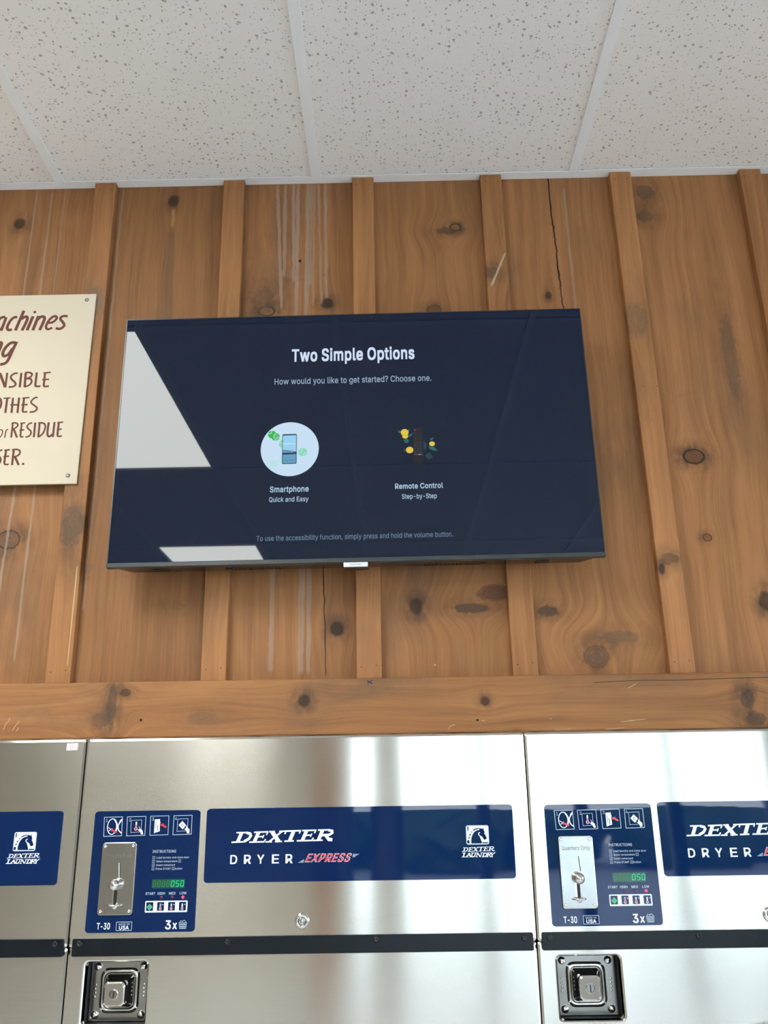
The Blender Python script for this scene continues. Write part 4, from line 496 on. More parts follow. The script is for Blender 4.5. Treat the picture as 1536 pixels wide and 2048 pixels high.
('Rs', 365, '182,-8 157,-7 133,-3 112,3 93,12 76,24 62,38 50,54 41,73 36,94 94,107 101,87 111,72 124,60 141,52 160,47 181,45 206,47 227,53 244,62 258,74 265,88 268,103 266,115 262,126 254,136 243,144 229,150 212,155 149,170 118,180 92,192 72,208 58,227 50,249 47,274 49,295 55,314 65,332 79,347 95,360 115,370 137,378 161,383 187,384 212,383 234,379 254,372 271,363 286,352 299,339 309,324 318,308 324,290 268,277 262,291 254,304 243,316 228,325 210,331 187,333 166,331 147,326 131,317 119,305 111,292 109,277 110,264 115,253 124,243 136,235 152,229 172,223 229,209 261,200 287,187 306,171 320,153 328,131 331,107 329,85 323,65 312,47 298,31 281,18 260,6 236,-2 210,-7', '43.44.45 42.43.45 42.45.46 42.46.47 41.42.47 41.47.48 40.41.48 40.48.49 39.40.49 39.49.50 38.39.50 38.50.60 60.50.51 38.60.61 59.60.51 37.38.61 37.61.62 58.59.51 37.62.63 57.58.51 57.51.52 37.63.64 56.57.52 36.37.64 56.52.53 36.64.65 55.56.53 35.36.65 35.65.66 54.55.53 35.66.67 34.35.67 34.67.68 34.68.69 33.34.69 33.69.70 33.70.71 33.71.72 32.33.72 32.72.73 32.73.74 31.32.74 31.74.75 30.31.75 30.75.76 29.30.76 29.76.77 28.29.77 27.28.77 27.77.78 26.27.78 25.26.78 24.25.78 24.78.79 23.24.79 22.23.79 9.10.11 22.79.80 21.22.80 8.9.11 20.21.80 8.11.12 20.80.81 19.20.81 7.8.12 7.12.13 19.81.82 18.19.82 7.13.14 6.7.14 17.18.82 6.14.15 6.15.16 16.17.82 16.82.83 6.16.83 5.6.83 5.83.84 4.5.84 4.84.85 3.4.85 3.85.86 2.3.86 2.86.87 1.2.87 0.1.87'),
('Rt', 227, '204,379 204,327 6,327 6,379 65,471 126,471 126,98 127,83 130,70 136,61 144,55 156,51 170,50 185,51 202,54 213,2 207,0 200,-2 192,-3 184,-3 176,-4 168,-4 138,-1 113,7 92,21 77,41 68,64 65,93', '2.3.0 2.0.1 27.4.5 27.5.6 27.6.7 26.27.7 26.7.8 26.8.9 25.26.9 25.9.10 25.10.11 13.14.15 25.11.12 12.13.15 25.12.15 24.25.15 23.24.15 22.23.15 22.15.16 22.16.17 21.22.19 19.22.17 19.17.18 21.19.20'),
('Ru', 410, '182,-5 158,-3 135,2 115,11 97,23 82,39 69,59 60,82 54,109 53,139 53,379 114,379 114,144 116,117 124,94 137,75 154,61 175,53 200,50 218,51 234,55 249,62 263,71 274,83 283,97 290,113 295,132 296,153 296,379 357,379 357,0 298,0 298,92 307,92 294,60 277,35 257,17 234,5 209,-3', '9.10.11 9.11.12 27.28.29 27.29.30 26.27.30 9.12.13 8.9.13 25.26.33 33.26.30 8.13.14 24.25.33 7.8.14 23.24.32 32.24.33 7.14.15 23.32.34 34.32.31 34.33.30 22.23.34 6.7.15 6.15.16 21.22.34 20.21.34 6.16.17 20.34.35 31.34.30 5.6.17 19.20.35 5.17.18 18.19.35 5.18.35 4.5.35 4.35.36 3.4.36 3.36.37 2.3.37 2.37.38 1.2.38 0.1.38'),
('Rv', 389, '163,0 17,379 84,379 165,155 173,132 180,110 187,87 193,64 199,42 206,21 184,21 191,42 197,64 203,87 209,110 216,132 224,155 305,379 371,379 226,0', '0.1.2 0.2.3 16.17.18 16.18.19 0.3.4 15.16.19 0.4.5 14.15.19 0.5.6 13.14.19 0.6.7 12.13.19 0.7.11 11.7.8 11.12.8 8.12.19 0.11.10 9.8.19 0.10.9 0.9.19'),
('Rw', 567, '138,0 23,379 87,379 133,214 140,190 147,164 154,137 161,107 168,75 175,41 165,41 172,74 179,105 186,135 192,163 199,189 206,214 252,379 316,379 362,214 368,189 375,163 382,136 388,106 395,75 402,41 391,41 399,75 406,106 413,135 420,163 427,189 434,214 480,379 545,379 429,0 368,0 319,172 305,225 300,243 295,262 291,280 277,338 291,338 277,280 263,225 258,207 253,189 248,172 199,0', '0.1.2 0.2.3 16.17.42 42.17.18 42.18.43 43.18.19 32.33.34 32.34.35 16.42.44 44.42.41 44.43.41 41.43.19 16.44.45 40.41.19 39.40.19 38.39.19 16.45.46 37.38.19 0.3.4 15.16.46 37.19.20 31.32.35 15.46.47 0.4.5 14.15.47 14.47.48 37.20.21 30.31.35 14.48.49 36.37.21 0.5.6 13.14.49 36.21.22 29.30.35 0.6.7 36.22.23 12.13.49 28.29.35 0.7.8 36.23.24 27.28.35 11.12.49 0.8.10 10.8.9 36.24.26 26.24.25 26.27.35 10.11.49 0.10.49 36.26.35'),
('Rx', 379, '21,0 171,218 171,171 29,379 100,379 147,306 159,287 170,270 179,253 188,237 198,221 207,206 175,206 185,221 194,237 202,253 211,270 222,287 233,306 282,379 352,379 209,169 209,214 358,0 287,0 231,85 219,103 209,120 200,136 191,152 182,167 173,182 205,182 195,167 187,152 178,136 170,120 160,103 148,85 91,0', '2.3.4 2.4.5 18.19.20 18.20.21 2.5.6 17.18.21 2.6.7 16.17.21 2.7.1 1.7.8 15.16.22 22.16.21 1.8.9 14.15.22 1.9.13 13.9.10 13.14.10 10.14.22 1.13.12 11.10.22 0.1.12 11.22.23 0.12.31 31.12.11 31.11.32 32.11.23 0.31.30 33.32.23 0.30.34 34.30.29 34.33.29 29.33.23 0.34.35 28.29.23 0.35.36 27.28.23 0.36.37 26.27.23 0.37.38 25.26.23 0.38.39 24.25.23'),
('Ry', 389, '47,-139 61,-86 71,-87 83,-89 94,-90 104,-89 113,-86 122,-81 130,-74 138,-64 145,-51 151,-36 163,-1 17,379 84,379 165,155 173,132 180,109 187,87 193,64 199,42 206,21 184,21 190,42 196,64 202,87 209,110 216,132 224,155 305,379 371,379 204,-58 196,-77 187,-93 177,-107 165,-119 153,-128 139,-136 125,-141 109,-144 91,-145 82,-145 73,-144 65,-143 57,-142 52,-140', '12.13.14 12.14.15 28.29.30 28.30.31 12.15.16 27.28.31 12.16.17 26.27.31 25.26.21 21.26.31 12.17.18 12.18.19 24.25.21 12.19.23 23.19.20 23.24.20 20.24.21 12.23.22 12.22.21 12.21.31 11.12.31 10.11.31 9.10.31 9.31.32 8.9.32 7.8.32 7.32.33 6.7.33 0.1.2 5.6.33 0.2.3 0.3.4 4.5.33 0.4.33 0.33.34 0.34.35 0.35.36 0.36.37 0.37.38 45.0.38 44.45.38 44.38.39 43.44.39 42.43.39 41.42.39 41.39.40'),
)}
# ------------------------------------------------------------------ drawn lettering and pictograms: (stroke width, points), millimetres
SIGN = [(5.6,[(-198.9,172.7),(-206.3,172.9),(-212.1,166.7),(-214.1,153.5),(-212.1,143.6),(-207.4,141),(-203,146.7),(-200,158.1)]),
 (5.6,[(-197.1,172.7),(-204.1,138.5)]),
 (5.6,[(-172.1,172.1),(-179,171.8),(-186.2,164.4),(-191.1,151.3),(-190.9,143.1),(-186.1,140),(-180.5,142)]),
 (6.2,[(-159,188.8),(-172.5,138.6)]),
 (5.9,[(-161.6,167.2),(-156.3,172.4),(-150.8,172.9),(-148.9,168.6),(-151,157.9),(-157.5,138.2)]),
 (6.2,[(-136.8,174.1),(-146.3,138.5)]),
 (5.3,[(-136.8,183.6),(-131.1,185.5)]),
 (6.2,[(-124.4,174.7),(-133.4,138.2)]),
 (5.9,[(-127.5,163.1),(-119.6,171.6),(-113.4,172.4),(-110.2,168.5),(-112.2,157),(-118.1,138.2)]),
 (5,[(-101.2,156.7),(-91.7,157.3),(-84,164.6),(-83.5,171.1),(-89,172.9),(-97.8,165.8),(-103.7,152.7),(-104.1,144.4),(-99.3,139.9),(-90.3,143.8)]),
 (5.3,[(-58.5,172.3),(-67.8,172.9),(-74.2,168.9),(-73.1,163.5),(-67.6,156.8),(-63.9,149.3),(-68.3,142.8),(-75.4,140.5),(-82.2,142.6)]),
 (6.1,[(-207.6,102.6),(-202.6,109),(-199.1,106.5),(-200,99.2),(-202.9,87.9),(-206.6,71.9)]),
 (6.1,[(-168.4,107.9),(-177.1,108.1),(-185.7,101.3),(-192.2,89.3),(-193.1,78.8),(-188.3,75),(-180.2,80.1),(-173.2,93.7)]),
 (6.1,[(-165.8,110.4),(-172.1,90.5),(-179.8,64.8),(-186,57),(-195.8,54.3)]),
 (5.2,[(-193.9,33.6),(-178.1,-1)]),
 (4,[(-177.7,33.7),(-177.6,-1.8)]),
 (4,[(-196.2,34.6),(-195.9,-1.4)]),
 (3.9,[(-154.3,32.4),(-162.1,31.3),(-168.4,24.8),(-166.1,17.6),(-158.1,10.3),(-155.9,4),(-161.1,-0.3),(-170.3,-0.7)]),
 (4.3,[(-146.5,33),(-145.9,-2.2)]),
 (4.6,[(-136.8,32),(-135.4,-1.2)]),
 (3.7,[(-138.6,33),(-130.1,33.4),(-122.8,30.1),(-124.6,23),(-133.4,18.5)]),
 (3.7,[(-133.4,18.5),(-123.9,17.2),(-121.6,8.8),(-127.9,1.5),(-136.7,-1.1)]),
 (4.3,[(-112.6,33.1),(-112.6,3.1)]),
 (4,[(-112.7,3.8),(-110.5,-0.4),(-100.6,-0.3)]),
 (4.3,[(-94.1,31.4),(-93.9,1.1)]),
 (4,[(-94.1,2.7),(-91.7,-1.2),(-82.3,-0.7)]),
 (3.4,[(-97.7,31.5),(-81.6,32.7)]),
 (3.4,[(-98.7,15.4),(-83.8,15.8)]),
 (4.2,[(-190.4,-27.7),(-185.3,-29.1),(-182.1,-37.2),(-182.3,-47.9),(-186.8,-55.8),(-191,-61),(-196.0,-52.9),(-197.7,-39.6),(-194.9,-30.3),(-190.4,-27.7)]),
 (2.9,[(-178.1,-27.9),(-163.3,-27.2)]),
 (4.4,[(-170.1,-28.1),(-170.1,-62.8)]),
 (4.2,[(-157.7,-27),(-156.7,-63.1)]),
 (4.2,[(-144.6,-26.6),(-143.6,-63.3)]),
 (3.2,[(-161.5,-43.7),(-144.4,-44)]),
 (4.2,[(-133.4,-28.2),(-133.1,-58.9)]),
 (3.4,[(-133.4,-56.9),(-131.1,-61.3),(-122.3,-60.9)]),
 (3.2,[(-137.1,-28.5),(-121.9,-27.1)]),
 (3.2,[(-137.6,-44.6),(-123.7,-43.8)]),
 (3.4,[(-103.8,-27.1),(-110.8,-28.7),(-116.7,-35.9),(-115.4,-41.3),(-107.4,-47.5),(-102.6,-52.2),(-103.8,-57.5),(-109.5,-61.4),(-117.4,-61.5)]),
 (2.2,[(-177.3,-102.8),(-173.1,-102.2),(-170.6,-106.2),(-171.3,-114),(-175.1,-119.8),(-180.1,-113.8),(-181.3,-107.3),(-177.3,-102.8)]),
 (2.4,[(-163.4,-102.4),(-164.1,-121.3)]),
 (2.2,[(-164.1,-107),(-161.6,-102.1),(-158.7,-102.1)]),
 (3.6,[(-150.8,-86.9),(-150.3,-121)]),
 (3.2,[(-153.7,-87.7),(-146.6,-86.6),(-140.2,-89.5),(-140.4,-95.7),(-148.7,-101.4)]),
 (3.9,[(-147.3,-100.8),(-137.6,-121.2)]),
 (3.6,[(-131.3,-88.1),(-131,-118.5)]),
 (3.1,[(-131.2,-116.8),(-129.1,-119.7),(-124,-119.5)]),
 (2.9,[(-134.6,-87.9),(-124.1,-87.1)]),
 (2.9,[(-134.6,-104.3),(-124.1,-103.2)]),
 (3.2,[(-108.9,-87.8),(-114.3,-88.6),(-119,-94.8),(-117.3,-99.4),(-110.5,-106.1),(-108.8,-112),(-112.7,-118.5),(-119.7,-120.3)]),
 (3.9,[(-102.4,-86.6),(-101.7,-121.3)]),
 (3.9,[(-92.8,-88.9),(-92.3,-119.5)]),
 (3.4,[(-96.1,-88.3),(-88.3,-87.8),(-81.6,-91),(-79.5,-98.9),(-82.2,-110.6),(-88,-118.1),(-93.6,-120.5)]),
 (4.1,[(-73.4,-86.6),(-73.7,-108.2),(-72.1,-117.3),(-68,-119.8),(-61.9,-114.3)]),
 (4.1,[(-60.9,-86.4),(-60.8,-121.2)]),
 (4.1,[(-51.5,-87.7),(-51.6,-117.1)]),
 (3.4,[(-51.8,-115.2),(-49.7,-119.9),(-41.5,-119.3)]),
 (3.2,[(-55,-88.3),(-42.2,-86.8)]),
 (3.1,[(-54.5,-104.4),(-43.5,-102.9)]),
 (3.6,[(-165.7,-148.8),(-171.7,-151.6),(-173.8,-159.2),(-168,-167),(-166.2,-173.5),(-168.8,-179.8),(-175.6,-182.2)]),
 (4.1,[(-157.6,-149.3),(-157.9,-179.4)]),
 (3.3,[(-158.1,-177.4),(-155.8,-182.3),(-148,-182)]),
 (3.1,[(-161.2,-149.8),(-149.3,-148.8)]),
 (3.1,[(-161.7,-164.6),(-149.5,-163.6)]),
 (4.1,[(-141.3,-148.3),(-140.8,-184.2)]),
 (3.4,[(-145.3,-149.5),(-136.8,-148.4),(-128.7,-150.9),(-127.5,-157.6),(-131.4,-162.9),(-139.5,-165.7)]),
 (4.3,[(-136.9,-165.3),(-126.5,-184.4)]),
 (4.5,[(-119.9,-181.8),(-115.1,-181.9)])]
BRAND = [(2.5,[(-118.8,180),(-99,180.1)]),
 (6,[(-109.4,179.9),(-116,164.6)]),
 (2.5,[(-126.9,164.2),(-103.5,164.8)]),
 (4.4,[(-101,179.6),(-94.2,178.1),(-92.8,174.8),(-96.1,169.7),(-104.4,165.3)]),
 (2.5,[(-87.3,180.2),(-61.8,180.7)]),
 (6,[(-79.2,180.1),(-86.4,164.5)]),
 (2.5,[(-95.4,164),(-68.7,164.3)]),
 (2.2,[(-62.6,180.7),(-65.3,175.5)]),
 (2.3,[(-81.2,172.6),(-70.3,173.1)]),
 (2,[(-69.5,175.6),(-72.2,170.3)]),
 (2.3,[(-69.7,164),(-66.5,168.6)]),
 (7.1,[(-55.4,180.7),(-43.2,164.3)]),
 (3,[(-37.8,181.1),(-60,164.2)]),
 (2.4,[(-60.4,180.8),(-50.4,181)]),
 (2.4,[(-42.8,181.2),(-31.9,181.4)]),
 (2.3,[(-66.7,164),(-55,164.1)]),
 (2.3,[(-49.9,164.2),(-37.4,164.5)]),
 (2.7,[(-31.9,181.4),(-4.2,181.8)]),
 (6.4,[(-17.1,181.1),(-24,164.9)]),
 (2.4,[(-30.6,181.3),(-32.8,176.6)]),
 (2.3,[(-5.1,181.8),(-7,177.2)]),
 (2.5,[(-33.2,164.7),(-16.5,165.1)]),
 (2.5,[(-2,181.9),(23.1,182.2)]),
 (6,[(6,181.8),(-1.5,165.3)]),
 (2.5,[(-11.2,165.1),(16.1,165.3)]),
 (2.2,[(22.4,182.2),(19.8,177.2)]),
 (2.3,[(3.4,173.8),(14.3,174.4)]),
 (2,[(15.5,176.8),(12.7,171.3)]),
 (2.3,[(14.9,165.3),(18.2,169.7)]),
 (2.5,[(26,182.3),(46.9,182.5)]),
 (6,[(34.3,182.2),(27,165.5)]),
 (2.5,[(16.9,165.3),(34.5,165.5)]),
 (4,[(44.4,181.9),(51.3,180.8),(51.6,177.5),(46.1,174.3),(33.6,173.7)]),
 (5.4,[(39.4,174.1),(45.3,166.6),(51.7,166.1)])]
BRAND_SUB = [(1,[(280.3,141.1),(286.1,141.1)]),
 (2.3,[(283.8,141.2),(281.7,134.7)]),
 (1.2,[(278.8,134.6),(287.2,134.6)]),
 (0.9,[(287.2,134.6),(288.3,137.3)]),
 (1.3,[(292.2,140.9),(287.5,134.6)]),
 (2.3,[(292.2,140.9),(294.7,134.5)]),
 (0.8,[(289.8,137),(293.8,137.1)]),
 (0.9,[(286.3,134.5),(290.6,134.6)]),
 (0.9,[(292.4,134.5),(297.5,134.6)]),
 (1.6,[(298.2,140.9),(296.5,136.4),(298.4,134.6),(301.4,136),(303.4,140.8)]),
 (0.9,[(295.3,141),(300.8,141)]),
 (0.8,[(301.4,141),(305.1,141.1)]),
 (1.2,[(306.6,140.9),(304.5,134.5)]),
 (2.2,[(306.6,140.9),(311.4,134.4)]),
 (1.2,[(314.1,140.9),(311.7,134.4)]),
 (0.8,[(304.6,140.9),(308.3,140.9)]),
 (0.8,[(311.8,140.9),(315.8,141)]),
 (0.8,[(302.5,134.4),(306.8,134.5)]),
 (2.1,[(318.2,140.8),(316,134.3)]),
 (0.8,[(315.8,140.8),(320.5,140.8)]),
 (0.8,[(313.7,134.3),(318.9,134.3)]),
 (1.5,[(319.6,140.7),(322.3,140.1),(322.6,138.4),(320.8,135.3),(317.7,134.3)]),
 (2.1,[(325.7,140.8),(323.5,134.2)]),
 (0.8,[(323.3,140.8),(328.5,140.9)]),
 (1.3,[(327.7,140.8),(329.9,140.2),(329.6,138.3),(325.1,137.7)]),
 (1.8,[(326.9,137.7),(329,134.2)]),
 (0.8,[(321.2,134.2),(325.5,134.2)]),
 (2,[(331.1,140.7),(332.3,137.7)]),
 (1.2,[(336.9,140.9),(332.4,137.5)]),
 (2,[(332.6,138),(331.3,134.1)]),
 (0.8,[(329.4,140.8),(333.1,140.9)]),
 (0.8,[(335.2,140.9),(338.6,141)]),
 (0.8,[(329.3,134),(333.6,134.1)])]
HORSE = {'frame':[(0,[(287.8,186.6),(328.1,186),(328.2,154.4),(289,154.9)])],'horse':[(0,[(294.6,156.5),(294.7,160.8),(295.3,165.6),(296.8,169.9),(299.2,174.2),(302.3,177.4),(300,177.6),(302.6,179.9),(305.9,181.3),(309.9,181.9),(314.1,181.3),(318,180.4),(320.1,182.3),(319.3,179.1),(320.5,176.4),(321.2,173.9),(319.7,173.1),(321.7,170.7),(323.2,167.4),(324.4,164.9),(322.5,163.1),(321.2,162.6),(319.7,162.3),(318.1,164.2),(316.9,166.7),(314.4,168.6),(312.2,169.6),(311,170.3),(312.2,167),(313.8,163.2),(315.2,158.9),(315.7,156.2)])],'arc':[(1.7,[(295.9,155.6),(295.9,162.4),(297.1,167.7),(299.4,172.6),(303,176.6),(307.4,178.9),(311.9,179.6)])],'jaw':[(1.4,[(312.8,174.6),(310.6,173.5),(310.1,171.4),(311.5,169.3)])],'t1':[(0,[(291,165),(294.6,168.6),(294,164.5)])],'t2':[(0,[(292.7,170.2),(297,173.4),(296,169.4)])],'t3':[(0,[(296.2,175.1),(299.7,177.2),(298.6,174.2)])],'t4':[(0,[(289.2,160.8),(293,162.9),(293.7,156.7),(289.7,156.8)])],'t5':[(0,[(290.4,184.6),(292.7,184.6),(292.4,178.1),(290.9,175.9)])],'t6':[(0,[(316.1,158.3),(326.3,158.2),(326.2,156.3),(316.4,156.4)])],'small':[(0,[(279.4,143.5),(335.5,143),(281.7,151),(335.5,150.5)])]}
ICON = {'b1':[(1.2,[(-356.2,209.1),(-323.8,209.4),(-323,177.7),(-354.8,177.1)])],'el':[(1.6,[(-342.2,206.4),(-332.7,193.1),(-340,180.1),(-349.5,193.3)])],'arc':[(1.9,[(-324,204.5),(-330.2,195.8),(-328.9,187.1),(-323.3,182.1)])],'ar1':[(0,[(-343,188.9),(-339.7,190.5),(-339,188.8),(-331,184.4),(-333.2,181.9),(-340.5,185.9),(-341.8,184.8)])],'b2':[(1.2,[(-315,209.3),(-282,209.6),(-281.5,177.9),(-314,177.3)])],'i2':[(0.9,[(-307.5,203.1),(-288.9,203.8),(-288.9,183.8),(-307.1,182.9)])],'tube':[(3,[(-298.2,199.7),(-298.2,191)])],'red':[(2.6,[(-298,195.9),(-298.2,189.4)])],'bulb':[(5.6,[(-298.4,189)])],'hand2':[(0,[(-293.4,194.2),(-290.7,189.2),(-286.5,186.5),(-284.5,179.9),(-288.3,179.4),(-290.3,183.8),(-295.3,187.7),(-293,188),(-291.6,187.6)])],'b3':[(1.2,[(-273.4,209.8),(-240.7,210.1),(-240.4,178.4),(-272.7,177.8)])],'pan':[(0,[(-265.6,204.2),(-256.3,204.8),(-255.5,184.4),(-265.5,181.3)])],'ar3':[(0,[(-255.7,195.6),(-248.8,197.4),(-249.3,195.8),(-243.2,191.5),(-245.4,189.4),(-252.1,193.6),(-252.6,192.5)])],'b4':[(1.2,[(-231.6,210),(-199.2,210.4),(-198.9,178.7),(-231.7,178.1)])],'i4':[(0.9,[(-224.5,204.2),(-206.2,204.8),(-206.2,184.3),(-224.7,183.7)])],'dia':[(0,[(-222.5,194.1),(-216.1,201),(-209.1,193.9),(-214.8,186.8)])],'hand4':[(0,[(-212.8,188.2),(-209.5,187.6),(-208.5,193.6),(-206.5,189.7),(-202.3,186.4),(-202.5,180.4),(-206.5,179.9),(-207.9,184.3)])],'n1':[(0,[(-351.5,203.8)])],'n2':[(0,[(-309.9,204.3)])],'n3':[(0,[(-268.8,204.8)])],'n4':[(0,[(-227.8,205.3)])]}
# ------------------------------------------------------------------ the room
def slab(name, boxes, mat, label, cat, parent=None, bevel=0.0):
    bm = B()
    for b in boxes: box(bm, *b)
    return tag(link(name, bm, mat, parent, bevel=bevel), label, cat, kind='structure')

wf = slab('wall_front', [(LEFT, BOARD_X0-0.305, 0.0, 0.12, 0.0, CEIL+0.02)]+[(BOARD_X0+0.305*k, BOARD_X0+0.305*(k+1), 0.0, 0.12, 0.0, CEIL+0.02) for k in range(-1, 5)]+[(BOARD_X0+0.305*5, RIGHT, 0.0, 0.12, 0.0, CEIL+0.02)], M_boards, 'brown stained knotty pine board wall behind the television and sign', 'wall')
for k in range(-1, 5): wf.data.materials.append(M_board[k])
for p_ in wf.data.polygons:
    k = math.floor((p_.center.x-BOARD_X0)/0.305+1e-6)
    if abs(p_.normal.y) > .5 and -1 <= k < 5: p_.material_index = k+2
slab('wall_left', [(LEFT-0.12, LEFT, BACK, 0.12, 0, CEIL+0.02)], M_wallpaint, 'cream painted side wall far to the left of the dryers', 'wall')
# right wall with an unseen opening, added for grazing daylight
RW = (-5.9, -1.1, 0.72, 2.85)
slab('wall_right', [(RIGHT, RIGHT+0.12, BACK, RW[0], 0, CEIL+0.02), (RIGHT, RIGHT+0.12, RW[1], 0.12, 0, CEIL+0.02),
                    (RIGHT, RIGHT+0.12, RW[0], RW[1], 0, RW[2]), (RIGHT, RIGHT+0.12, RW[0], RW[1], RW[3], CEIL+0.02)], M_wallpaint,
     'cream painted side wall with an added daylight opening, right of the dryers', 'wall')
BW = (-0.47, 3.52, 0.72, 2.85)
slab('wall_back', [(LEFT, BW[0], BACK-0.12, BACK, 0, CEIL+0.02), (BW[1], RIGHT, BACK-0.12, BACK, 0, CEIL+0.02),
                   (BW[0], BW[1], BACK-0.12, BACK, 0, BW[2]), (BW[0], BW[1], BACK-0.12, BACK, BW[3], CEIL+0.02)], M_wallpaint,
     'cream painted wall with shop windows, mirrored in the dryer steel', 'wall')
slab('floor', [(LEFT, RIGHT, BACK, 0.0, -0.08, 0.0)], M_floor, 'pale vinyl floor in front of the dryers', 'floor')

def window(name, axis, u0, u1, z0, z1, at, label):
    root = empty(name, ((u0+u1)/2, at, z0) if axis == 'X' else (at, (u0+u1)/2, z0), label, 'window'); root['kind'] = 'structure'
    wd = (u1-u0)/2; h = z1-z0; t = 0.06
    fr = B(); pn = B()
    for a in ((-wd, -wd+t, 0, h), (wd-t, wd, 0, h), (-wd+t, wd-t, 0, t), (-wd+t, wd-t, h-t, h)):
        if axis == 'X': box(fr, a[0], a[1], -0.05, 0.05, a[2], a[3])
        else: box(fr, -0.05, 0.05, a[0], a[1], a[2], a[3])
    if axis == 'X': box(pn, -wd+t, wd-t, -0.003, 0.003, t, h-t)
    else: box(pn, -0.003, 0.003, -wd+t, wd-t, t, h-t)
    link('frame', fr, M_alu, root); link('pane', pn, M_pane, root)
wi = 1
for u0, u1, what in ((-0.47, -0.19, 'narrow shop window left of the pillar'), (-0.01, 0.81, 'shop window just right of the pillar'), (0.81, 1.73, 'second wide shop window right of the pillar'),
                     (1.73, 2.6, 'third wide shop window right of the pillar'), (2.6, 3.52, 'shop window nearest the right side wall')):
    window('window_%d' % wi, 'X', u0, u1, BW[2], BW[3], BACK-0.06, what + ', mirrored in the dryers'); wi += 1
for u0, u1, what in ((-5.9, -3.5, 'side window nearest the shop front'), (-3.5, -1.1, 'side window nearest the dryers')):
    window('window_%d' % wi, 'Y', u0, u1, RW[2], RW[3], RIGHT+0.06, what + ', unseen, added for daylight from the right'); wi += 1
slab('trim_1', [(-0.19, -0.01, BACK-0.12, BACK+0.02, BW[2], BW[3])], M_wallpaint, 'cream pillar between the shop windows, mirrored in the middle dryer', 'pillar')
slab('trim_40', [(-0.78, -0.56, BACK, BACK+0.03, 0, 2.95)], M_batten, 'brown wooden panel beside the shop windows, mirrored in the middle dryer', 'wood panel')
slab('ground', [(-40, 40, -60, BACK-0.12, -0.3, -0.12), (RIGHT+0.12, 40, BACK-0.12, 12, -0.3, -0.12)], M_ground, 'asphalt ground outside the shop windows', 'ground')
bm = B()
for i in range(16):
    x, y, r = -14+i*2.6+random.uniform(-.8, .8), -34+random.uniform(-3, 3), random.uniform(1.3, 2.2)
    m4 = Matrix.Translation((x, y, r*0.75)) @ Matrix.Scale(r, 4)
    vs = bmesh.ops.create_icosphere(bm, subdivisions=3, radius=1.0, matrix=m4)['verts']
    for v in vs: v.co += Vector((random.uniform(-1, 1), random.uniform(-1, 1), random.uniform(-1, 1)))*0.16*r
tag(link('tree_line', bm, M_leaf, None, loc=(0, 0, -0.12)), 'dark green tree line beyond the shop windows, mirrored in the navy panels', 'trees', kind='stuff')

# ceiling: drop-in tiles on a white metal grid, four cells hold lights
XS = [-0.7755 + 0.61*k for k in range(-7, 8)]; XS = [LEFT] + [x for x in XS if LEFT+.05 < x < RIGHT-.05] + [RIGHT]
YS = [0.0, -0.85, -2.07, -3.29, -4.51, -5.73, BACK]
LIGHTS = [(-1.3855, -0.85), (-1.3855, -3.29)]
is_light = lambda x, y: any(abs(x-a) < .02 and abs(y-b) < .02 for a, b in LIGHTS)
bm = B()
for x0, x1 in zip(XS, XS[1:]):
    for y1, y0 in zip(YS, YS[1:]):
        if not is_light(x0, y1): box(bm, x0+0.002, x1-0.002, y0+0.002, y1-0.002, CEIL+0.003, CEIL+0.018)
ceil = tag(link('ceiling', bm, M_tile), 'white fissured acoustic ceiling tiles in a metal grid above the wood wall', 'ceiling', kind='structure')
for x in XS[1:-1]:
    bm = B(); box(bm, x-0.0115, x+0.0115, BACK, -0.024, CEIL-0.0015, CEIL+0.003); box(bm, x-0.002, x+0.002, BACK, -0.003, CEIL+0.003, CEIL+0.03)
    link('grid_bar', bm, M_grid, ceil, bevel=0.0007)
for y in YS[1:-1]:
    bm = B()
    for x0, x1 in zip(XS, XS[1:]): box(bm, x0+0.0116, x1-0.0116, y-0.0115, y+0.0115, CEIL-0.0013, CEIL+0.003)
    link('cross_bar', bm, M_grid, ceil, bevel=0.0006)
# roof over the tiles so that only the windows let the sky in
slab('roof', [(LEFT-.12, RIGHT+.12, BACK-.12, 0.12, CEIL+0.14, CEIL+0.2), (LEFT-.12, RIGHT+.12, BACK-.12, BACK, CEIL+0.02, CEIL+0.14), (LEFT-.12, RIGHT+.12, 0.0, .12, CEIL+.02, CEIL+.14),
              (LEFT-.12, LEFT, BACK, 0, CEIL+.02, CEIL+.14), (RIGHT, RIGHT+.12, BACK, 0, CEIL+.02, CEIL+.14)], M_wallpaint, 'flat roof deck hidden above the ceiling tiles', 'roof')
bm = B()
# the wall angle is notched around the battens in places and a little kinked
pts = [(LEFT, .0255), (-.41, .0255), (-.335, .0245), (-.3345, .026), (.487, .0245), (.49, .0275), (RIGHT, .0265)]
f_ = [(x, -d) for x, d in pts]
a = [bm.verts.new((x, y, CEIL-.0012)) for x, y in f_] + [bm.verts.new((x, -0.001, CEIL-.0012)) for x, y in f_[::-1]]
b = [bm.verts.new((v.co.x, v.co.y, CEIL+.0005)) for v in a]
bm.faces.new(a); bm.faces.new(b[::-1])
for i in range(len(a)): j = (i+1) % len(a); bm.faces.new((a[i], b[i], b[j], a[j]))
tag(link('trim_2', bm, M_grid), 'white metal wall angle where the ceiling tiles meet the wood wall', 'ceiling trim', kind='structure')

